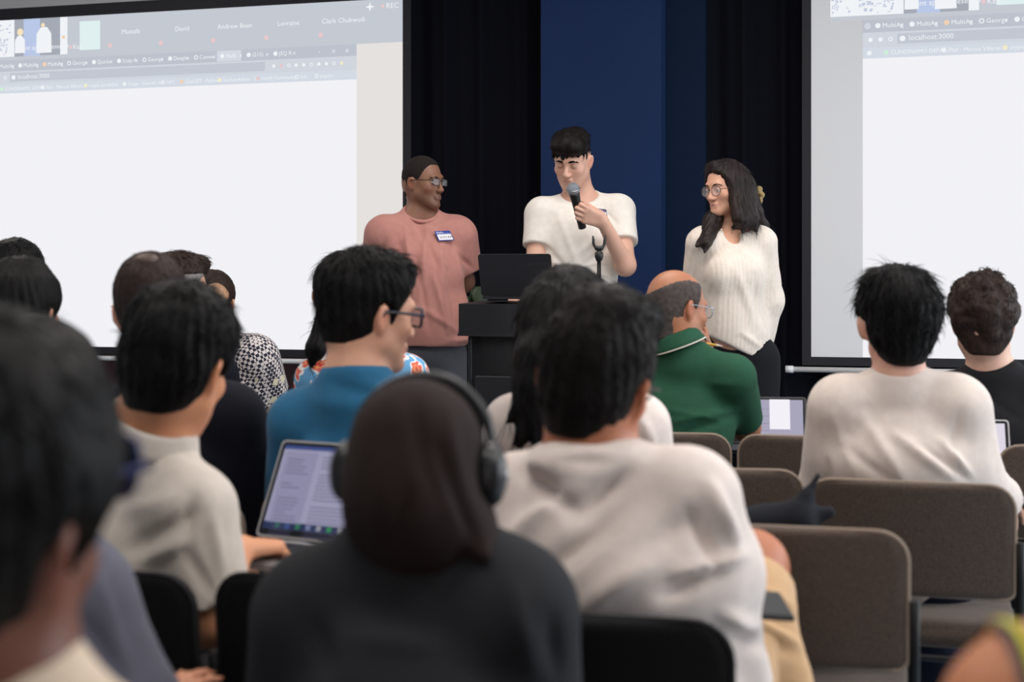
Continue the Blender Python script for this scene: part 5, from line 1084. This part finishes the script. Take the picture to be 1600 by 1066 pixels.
Fd.cone(q(0, -0.045, -0.03), P(654, 812, 1.70), 0.066, 0.062, k=0.04); Fd.cone(q(0.03, -0.02, -0.06), P(735, 830, 1.68), 0.060, 0.030, k=0.04); Fd.cone(P(735, 830, 1.66), P(756, 868, 1.62), 0.026, 0.012, k=0.02); Fd.cone(q(0, 0.02, -0.05), P(646, 838, 1.74), 0.074, 0.072, k=0.04)
Fd.cone(P(590, 812, 1.65), P(715, 822, 1.64), 0.022, 0.020, k=0.03); Fd.cone(P(700, 800, 1.64), P(750, 862, 1.66), 0.028, 0.018, k=0.03)
Fd.ell(q(0, 0.125, -0.02), (0.058, 0.06, 0.085), P4['R'], k=0.01, mode='s')
sf = folds([((640, 620), (680, 780), 16, -0.006), ((700, 640), (720, 800), 14, 0.006), ((600, 700), (590, 840), 14, 0.005), ((690, 700), (740, 840), 10, -0.010), ((640, 760), (620, 850), 10, -0.006)])
v, f = Fd.mesh(cloth_disp(0.003, 14, 44, sf)); link_mesh('headscarf', v, f, cloth('dark_brown_scarf_cloth', (37, 26, 24)), P4['body'], P4['C'])
hb = [q(0.090 * math.cos(t), 0.012, 0.034 + 0.096 * math.sin(t)) for t in np.radians(np.linspace(-12, 192, 29))]
hp = MB(); hp.tube(hb, [0.005] * 5 + [0.0075] * 19 + [0.005] * 5, 10); hpo = hp.build('headphones', mat('black_headphone_shell', srgb(18, 19, 23), rough=0.35), P4['body'], P4['C'], True)
for sx in (-1, 1):
    Fh = Field(0.005); Ec = P4['R'] @ frame(sx * -6, 0, 0); Fh.ell(q(sx * 0.088, 0.0, 0.008), (0.020, 0.032, 0.040), Ec, k=0.01); Fh.ell(q(sx * 0.100, 0.0, 0.008), (0.011, 0.025, 0.032), Ec, k=0.006); v, f = Fh.mesh(); link_mesh('ear_cup', v, f, mat('black_headphone_shell', None), hpo, P4['C'])
    MB().sphere(q(sx * 0.1115, -0.004, 0.008), (0.003, 0.006, 0.008), 10, 8).build('metal_stud', mat('steel_band', None), hpo, P4['C'], True)

# blurred neighbours on the left
P1 = person('nearest man at the left edge, black hair and cream collar, strongly blurred', 0.95, (-48, 812, 0.95), yaw=16, pitch=2, roll=9, hs=1.0, skin=(112, 68, 52), neck=(-60, 1085, 0.95), shL=(-420, 1240, 1.0), shR=(330, 1310, 0.92), pel=(-60, 1900, 0.88), byaw=6, h=0.008, shirt=cloth('cream_cotton', (224, 204, 182)), tsh=0.016, nk_r=0.064, face=True, colr=0.008, lower=True, hands=True,  # skin tone set darker to stand in for shade on him
    elL=(-520, 1900, 1.0), elR=(420, 1880, 0.98), wrL=(-250, 1850, 1.25), wrR=(150, 1850, 1.25))
add_hair('hair', P1['body'], P1['C'], P1['R'], P1['s'], HAIR_BLACK, t=(0.018, 0.026), line=((-0.2, -0.100), (-0.07, -0.098), (-0.045, -0.085), (-0.02, -0.050), (0.004, -0.018), (0.02, -0.030), (0.030, 0.010), (0.3, 0.06)), h=0.007, groove=0.003, tuft=((300, 0.03, 0.003, 0.7, 0.5),), seed=11)
glasses(P1['body'], P1['C'], P1['R'], P1['s'], mat('dark_blue_sunglasses_frame', srgb(24, 34, 84), rough=0.12), M_LENSD, w=0.027, h=0.021, r=0.0032, tr=0.003, shape='rect', z=0.036, ypos=0.108)
P2 = person('person in blue-grey shirt behind the nearest man at the left edge', 1.75, (52, 668, 1.75), yaw=8, pitch=6, skin=(190, 130, 100), neck=(40, 830, 1.75), shL=(-90, 930, 1.80), shR=(116, 940, 1.72), pel=(20, 1180, 1.75), byaw=8, elR=(206, 1130, 1.70), wrR=(196, 1150, 1.93), elL=(-160, 1150, 1.8), wrL=(60, 1130, 2.05), slv=1.9, h=0.009, shirt=BLUEGREY, tsh=0.022, collar='crew', fold=[((150, 900), (200, 1060), 12, 0.008), ((120, 950), (190, 1060), 12, -0.008)],
    hand_fn=lambda Fd, c: (add_hand(Fd, c['wR'], nrm((0.5, 0.75, 0.42)), (0, 0, -1.0), 1, curl=(12, 14, 10)), add_hand(Fd, c['wL'], (0.2, 1, 0.0), (0, 0, -1.0), -1)))
add_hair('hair', P2['body'], P2['C'], P2['R'], P2['s'], HAIR_DARK, h=0.008, seed=12)
P10 = person('man with thinning brown crown in a navy sweater behind the polo man', 3.15, (238, 482, 3.15), yaw=-8, pitch=6, roll=-4, hs=0.96, skin=(196, 142, 120), neck=(262, 590, 3.13), shL=(196, 655, 3.17), shR=(364, 652, 3.10), pel=(285, 900, 3.15), byaw=12, h=0.008, shirt=NAVY, slv=1.9, tsh=0.020, tw=1.05)
add_hair('hair', P10['body'], P10['C'], P10['R'], P10['s'], HAIR_BROWN, t=(0.010, 0.012), h=0.006, groove=0.0015, seed=10, tuft=((400, 0.015, 0.0018, 0.7, 0.3),))
Fb = Field(0.006); qb = hpt(P10['C'], P10['R'], P10['s'], 0.0, -0.062, 0.098); Fb.ell(qb, (0.030, 0.030, 0.020), P10['R']); v, f = Fb.mesh(); link_mesh('bare_crown', v, f, MAT_SKIN, P10['body'], P10['C'], tint=np.tile(np.array(srgb(74, 56, 49)), (len(v), 1)))
P11 = person('man with grey temple in a navy shirt, mostly hidden behind the thinning crown', 4.6, (279, 458, 4.6), yaw=62, pitch=4, hs=0.97, skin=(222, 176, 150), neck=(285, 525, 4.6), shL=(235, 585, 4.6), shR=(338, 585, 4.6), pel=(290, 700, 4.6), byaw=14, h=0.008, shirt=NAVY, slv=0.9, face=True)
add_hair('hair', P11['body'], P11['C'], P11['R'], P11['s'], HAIR_GREY, t=(0.008, 0.016), h=0.006, seed=21, tuft=((200, 0.02, 0.002, 0.7, 0.5),)); 
add_hair('dark_top_hair', P11['body'], P11['C'], P11['R'], P11['s'], HAIR_BROWN, t=(0.010, 0.022), line=((-0.2, 0.04), (0.3, 0.09)), bumps=((0, 0.06, 0.10, 0.05, 0.04, 0.03),), h=0.006, seed=22, tuft=((260, 0.03, 0.002, 0.7, 0.6),))
# checked shirt
M_CHECK = mat('checked_navy_white', srgb(40, 42, 60), rough=0.9)
nt = M_CHECK.node_tree; tc = nt.nodes.new('ShaderNodeTexCoord'); mp = nt.nodes.new('ShaderNodeMapping'); mp.inputs['Rotation'].default_value = (0.0, 0.5, 0.1); ck = nt.nodes.new('ShaderNodeTexChecker'); ck.inputs['Scale'].default_value = 82; ck.inputs['Color1'].default_value = srgb(30, 32, 52); ck.inputs['Color2'].default_value = srgb(214, 206, 204)
vo = nt.nodes.new('ShaderNodeTexVoronoi'); vo.inputs['Scale'].default_value = 13; th_ = nt.nodes.new('ShaderNodeMath'); th_.operation = 'LESS_THAN'; th_.inputs[1].default_value = 0.20; mx_ = nt.nodes.new('ShaderNodeMixRGB'); mx_.inputs['Color2'].default_value = srgb(214, 206, 176)
nt.links.new(tc.outputs['Object'], mp.inputs['Vector']); nt.links.new(mp.outputs[0], ck.inputs['Vector']); nt.links.new(tc.outputs['Object'], vo.inputs['Vector']); nt.links.new(vo.outputs['Distance'], th_.inputs[0]); nt.links.new(th_.outputs[0], mx_.inputs['Fac']); nt.links.new(ck.outputs['Color'], mx_.inputs['Color1']); nt.links.new(mx_.outputs[0], nt.nodes['Principled BSDF'].inputs['Base Color'])
P9 = person('person in navy and white checked shirt with brown hair in a light bun', 5.4, (334, 474, 5.4), yaw=4, pitch=4, hs=0.96, skin=(220, 176, 150), neck=(338, 530, 5.4), shL=(280, 562, 5.42), shR=(398, 562, 5.36), pel=(340, 640, 5.4), byaw=12, h=0.008, shirt=M_CHECK, slv=0.85, slr=0.02, tsh=0.028, tw=1.1, elR=(418, 625, 5.45), shirt_h=0.009)
add_hair('hair', P9['body'], P9['C'], P9['R'], P9['s'], HAIR_BROWN, t=(0.010, 0.014), h=0.007, seed=9)
qb = hpt(P9['C'], P9['R'], P9['s'], 0.045, -0.115, 0.035); Fb = Field(0.006); Fb.ell(qb, (0.045, 0.035, 0.032), frame(0, 0, 25)); v, f = Fb.mesh(cloth_disp(0.004, 40, 2)); link_mesh('hair_bun', v, f, mat('light_brown_hair', srgb(166, 128, 98), rough=0.5, bump=0.5, bscale=120, var=0.3, vscale=60), P9['body'], P9['C'])
P12 = person('far dark-haired person at the left edge whose crown shows above another head', 4.5, (26, 440, 4.5), yaw=5, skin=(190, 140, 120), neck=(28, 505, 4.5), shL=(-25, 560, 4.5), shR=(85, 560, 4.5), pel=(30, 690, 4.5), byaw=12, h=0.009, shirt=BLK)
add_hair('hair', P12['body'], P12['C'], P12['R'], P12['s'], HAIR_BLACK, h=0.007, t=(0.014, 0.020), seed=18, tuft=((300, 0.02, 0.002, 0.8, 0.5),))
P13 = person('dark-haired woman at the left edge in front of the far crown', 3.5, (36, 486, 3.5), yaw=10, fem=1.0, skin=(190, 140, 120), neck=(40, 590, 3.5), shL=(-40, 650, 3.5), shR=(120, 650, 3.5), pel=(40, 880, 3.5), byaw=12, h=0.009, shirt=NAVY, slv=1.9)
add_hair('hair', P13['body'], P13['C'], P13['R'], P13['s'], HAIR_BLACK, h=0.007, t=(0.016, 0.016), line=((-0.2, -0.13), (0.01, -0.12), (0.02, -0.02), (0.06, 0.04), (0.3, 0.08)), seed=13, groove=0.003, earcut=False)
# floral shirt
M_FLOR = mat('floral_print', srgb(120, 170, 200), rough=0.85); nt = M_FLOR.node_tree; tc = nt.nodes.new('ShaderNodeTexCoord'); nz = nt.nodes.new('ShaderNodeTexNoise'); nz.inputs['Scale'].default_value = 22; nz.inputs['Detail'].default_value = 2; cr = nt.nodes.new('ShaderNodeValToRGB'); e = cr.color_ramp; e.interpolation = 'CONSTANT'
e.elements[0].color = srgb(96, 156, 200); e.elements[1].position = 0.46; e.elements[1].color = srgb(226, 222, 220); q1 = e.elements.new(0.52); q1.color = srgb(214, 92, 72); q2 = e.elements.new(0.60); q2.color = srgb(236, 150, 96); q3 = e.elements.new(0.66); q3.color = srgb(206, 66, 60)
nt.links.new(tc.outputs['Object'], nz.inputs['Vector']); nt.links.new(nz.outputs['Fac'], cr.inputs['Fac']); nt.links.new(cr.outputs[0], nt.nodes['Principled BSDF'].inputs['Base Color'])
P8 = person('person in bright floral shirt with black ponytail, hidden behind the blue tee', 4.2, (537, 462, 4.2), yaw=8, fem=1.0, skin=(206, 156, 132), neck=(556, 545, 4.18), shL=(498, 596, 4.2), shR=(634, 592, 4.16), pel=(560, 720, 4.2), byaw=12, h=0.008, shirt=M_FLOR, slv=0.9, nk_r=0.048)
add_hair('hair', P8['body'], P8['C'], P8['R'], P8['s'], HAIR_BLACK, h=0.007, t=(0.012, 0.014), seed=8, extra=lambda Fd, q: (Fd.cone(q(-0.01, -0.10, 0.02), P(494, 545, 4.05), 0.022, 0.026, k=0.03), Fd.cone(P(494, 545, 4.05), P(486, 572, 4.05), 0.026, 0.008, k=0.02)), line=((-0.2, -0.4), (-0.075, -0.2), (-0.045, -0.072), (-0.020, -0.045), (0.004, -0.018), (0.022, -0.010), (0.040, 0.030), (0.062, 0.058), (0.090, 0.075), (0.3, 0.16)), tuft=((260, 0.05, 0.0016, 0.5, 0.4),))
# bare shoulder at the lower right
P17 = person('bare shoulder with a neon yellow strap at the lower right corner', 0.88, (1885, 800, 0.90), yaw=-12, pitch=4, skin=(196, 122, 78), neck=(1900, 990, 0.90), shL=(1610, 1150, 0.88), shR=(2260, 1180, 0.86), pel=(1920, 1800, 0.86), byaw=4, h=0.008, shirt=None, hands=True, fem=1.0, elL=(1560, 1700, 0.88), elR=(2350, 1700, 0.9), wrL=(1750, 1750, 1.1), wrR=(2100, 1750, 1.1), extra_body=lambda Fd, J: Fd.ell(P(1665, 1135, 0.89), (0.06, 0.055, 0.055), k=0.04))
add_hair('hair', P17['body'], P17['C'], P17['R'], P17['s'], HAIR_DARK, h=0.008, seed=17)
def strap(name, xs, m, off, hw):
    me = P17['body'].data; n = len(me.vertices); BV = np.empty(n * 3); me.vertices.foreach_get('co', BV); BV = BV.reshape(-1, 3) + P17['origin']; V = []; n_ = 22
    for i in range(n_):
        a = math.pi * i / (n_ - 1) * 0.95
        px = xs[0] + (xs[1] - xs[0]) * i / (n_ - 1); c0_ = P(px, 1150, 0.89); hx = hw / F_PX * 0.85
        rel = BV - c0_; m_ = (np.abs(rel[:, 0]) < 0.012); yz = rel[m_][:, 1:]; rr = np.hypot(yz[:, 0], yz[:, 1]); dirc = np.array((-math.cos(a), math.sin(a))); ca = (yz @ dirc) / rr; w_ = (ca > 0.985) & (rr < 0.16); rad = rr[w_].max() if w_.any() else 0.06
        for s_ in (-1, 1): V.append(c0_ + np.array((s_ * hx, dirc[0] * (rad + off), dirc[1] * (rad + off))))
    lo = [V[0] - np.array((0, 0.004, 0.12)), V[1] - np.array((0, 0.004, 0.12))]; V = lo + V; m_ = len(V); th = [v + np.array((0, 0.0015, -0.0015)) for v in V]
    Fc = [(2 * i, 2 * i + 1, 2 * i + 3, 2 * i + 2) for i in range(m_ // 2 - 1)]; Fc += [tuple(k + m_ for k in q[::-1]) for q in Fc]
    Fc += [(2 * i, 2 * i + 2, 2 * i + 2 + m_, 2 * i + m_) for i in range(m_ // 2 - 1)] + [(2 * i + 1, 2 * i + 1 + m_, 2 * i + 3 + m_, 2 * i + 3) for i in range(m_ // 2 - 1)]
    link_mesh(name, V + th, Fc, m, P17['body'], P17['origin'])
strap('yellow_strap', (1570, 1580), mat('neon_yellow_webbing', srgb(232, 224, 40), rough=0.6), 0.003, 8); strap('grey_strap', (1554, 1564), mat('grey_webbing', srgb(96, 86, 90), rough=0.7), 0.0015, 8)

Ft = Field(0.009); torso(Ft, P17['J'], 0.010); Ft.cutfn(lambda X, Y, Z: Z - 0.90, 0.006); v, f = Ft.mesh(cloth_disp(0.002, 20, 3)); link_mesh('tank_top', v, f, mat('dark_athletic_top', srgb(40, 40, 46), rough=0.8), P17['body'], P17['origin'])
# laptops further forward, phone, jacket
E_W = mat('laptop_screen_white', srgb(244, 240, 248), emit=1.0); E_L2 = mat('laptop_screen_pale', srgb(176, 172, 194), emit=0.9); E_L3 = mat('laptop_screen_rule', srgb(140, 138, 162), emit=0.9)
def scr14(quad, sw, sh):
    quad('display', -sw, sw, -sh, sh, E_L2); quad('display_window', sw * 0.12, sw * 0.66, -sh * 0.55, sh * 1.02, E_W, 1)
    for k in range(4): quad('display_rule', -sw, sw * 0.1, sh * (0.5 - 0.38 * k), sh * (0.5 - 0.38 * k) + 0.0015, E_L3, 1)
laptop('open laptop with a white window on its screen, beside the green polo', P(1196, 694, 4.72), 0.27, 0.19, 0.16, 8, 24, None, DKSH, DKSH, scr14, keys=False)
def scr15(quad, sw, sh): quad('display', -sw, sw, -sh, sh, mat('laptop_screen_bright', srgb(222, 216, 228), emit=1.0))
laptop('slim laptop with a pale blank screen at the right arm of the cream sweater', P(1500, 762, 3.92), 0.275, 0.20, 0.185, 8, 16, None, SILVER, SILVER, scr15, keys=False)
ph = P(1160, 944, 2.17); Rp = frame(78, 6, 20)
po = MB().box(ph, (0.036, 0.072, 0.0045), Rp, 0.002).build('phone', mat('black_phone_glass', srgb(16, 17, 22), rough=0.5), None, ph); tag(po, 'black phone lying on the tan shorts of the centre man', 'phone')
MB().box(ph + Rp @ np.array((0, 0, 0.0047)), (0.033, 0.069, 0.0003), Rp).build('phone_screen', mat('dark_phone_screen', srgb(16, 17, 22), rough=0.45), po, ph)
M_JKT = cloth('black_jacket_cloth', (28, 30, 36)); Fj = Field(0.007)
Fj.cone(P(1150, 826, 2.76), P(1250, 812, 2.76), 0.034, 0.036, k=0.02); Fj.cone(P(1250, 812, 2.76), P(1262, 775, 2.76), 0.034, 0.016, k=0.02); Fj.cone(P(1262, 775, 2.76), P(1279, 742, 2.76), 0.016, 0.006, k=0.012)
Fj.cone(P(1272, 806, 2.76), P(1296, 800, 2.76), 0.024, 0.017, k=0.006); Fj.cone(P(1200, 850, 2.80), P(1290, 940, 2.84), 0.05, 0.07, k=0.05); Fj.cone(P(1290, 940, 2.84), P(1395, 990, 2.80), 0.07, 0.035, k=0.05); Fj.cone(P(1398, 930, 2.74), P(1398, 1010, 2.72), 0.024, 0.020, k=0.03); Fj.ell(P(1260, 985, 2.86), (0.18, 0.13, 0.05), k=0.05)
v, f = Fj.mesh(cloth_disp(0.006, 22, 9)); jo = link_mesh('jacket', v, f, M_JKT, None, P(1260, 985, 2.86)); tag(jo, 'crumpled black jacket heaped on a taupe chair with a peaked fold', 'jacket')
# tan shorts leg of the centre man, hanging over the raised knee
Fj = Field(0.007); a_, b_ = P(1090, 1100, 2.20), P(1174, 915, 2.41); Fj.cone(a_, b_, 0.100, 0.068, k=0.03, end=True); Fj.cone(P(1192, 950, 2.34), P(1234, 1090, 2.26), 0.052, 0.040, k=0.05)
v, f = Fj.mesh(cloth_disp(0.004, 20, 6, folds([((1150, 930), (1240, 990), 10, -0.008), ((1160, 960), (1250, 1010), 8, 0.009), ((1170, 910), (1250, 950), 8, 0.006), ((1180, 990), (1240, 1020), 10, -0.012)]))); link_mesh('shorts_leg', v, f, cloth('trouser_cloth_196_160_122', (196, 160, 122)), P5['body'], P5['origin'])
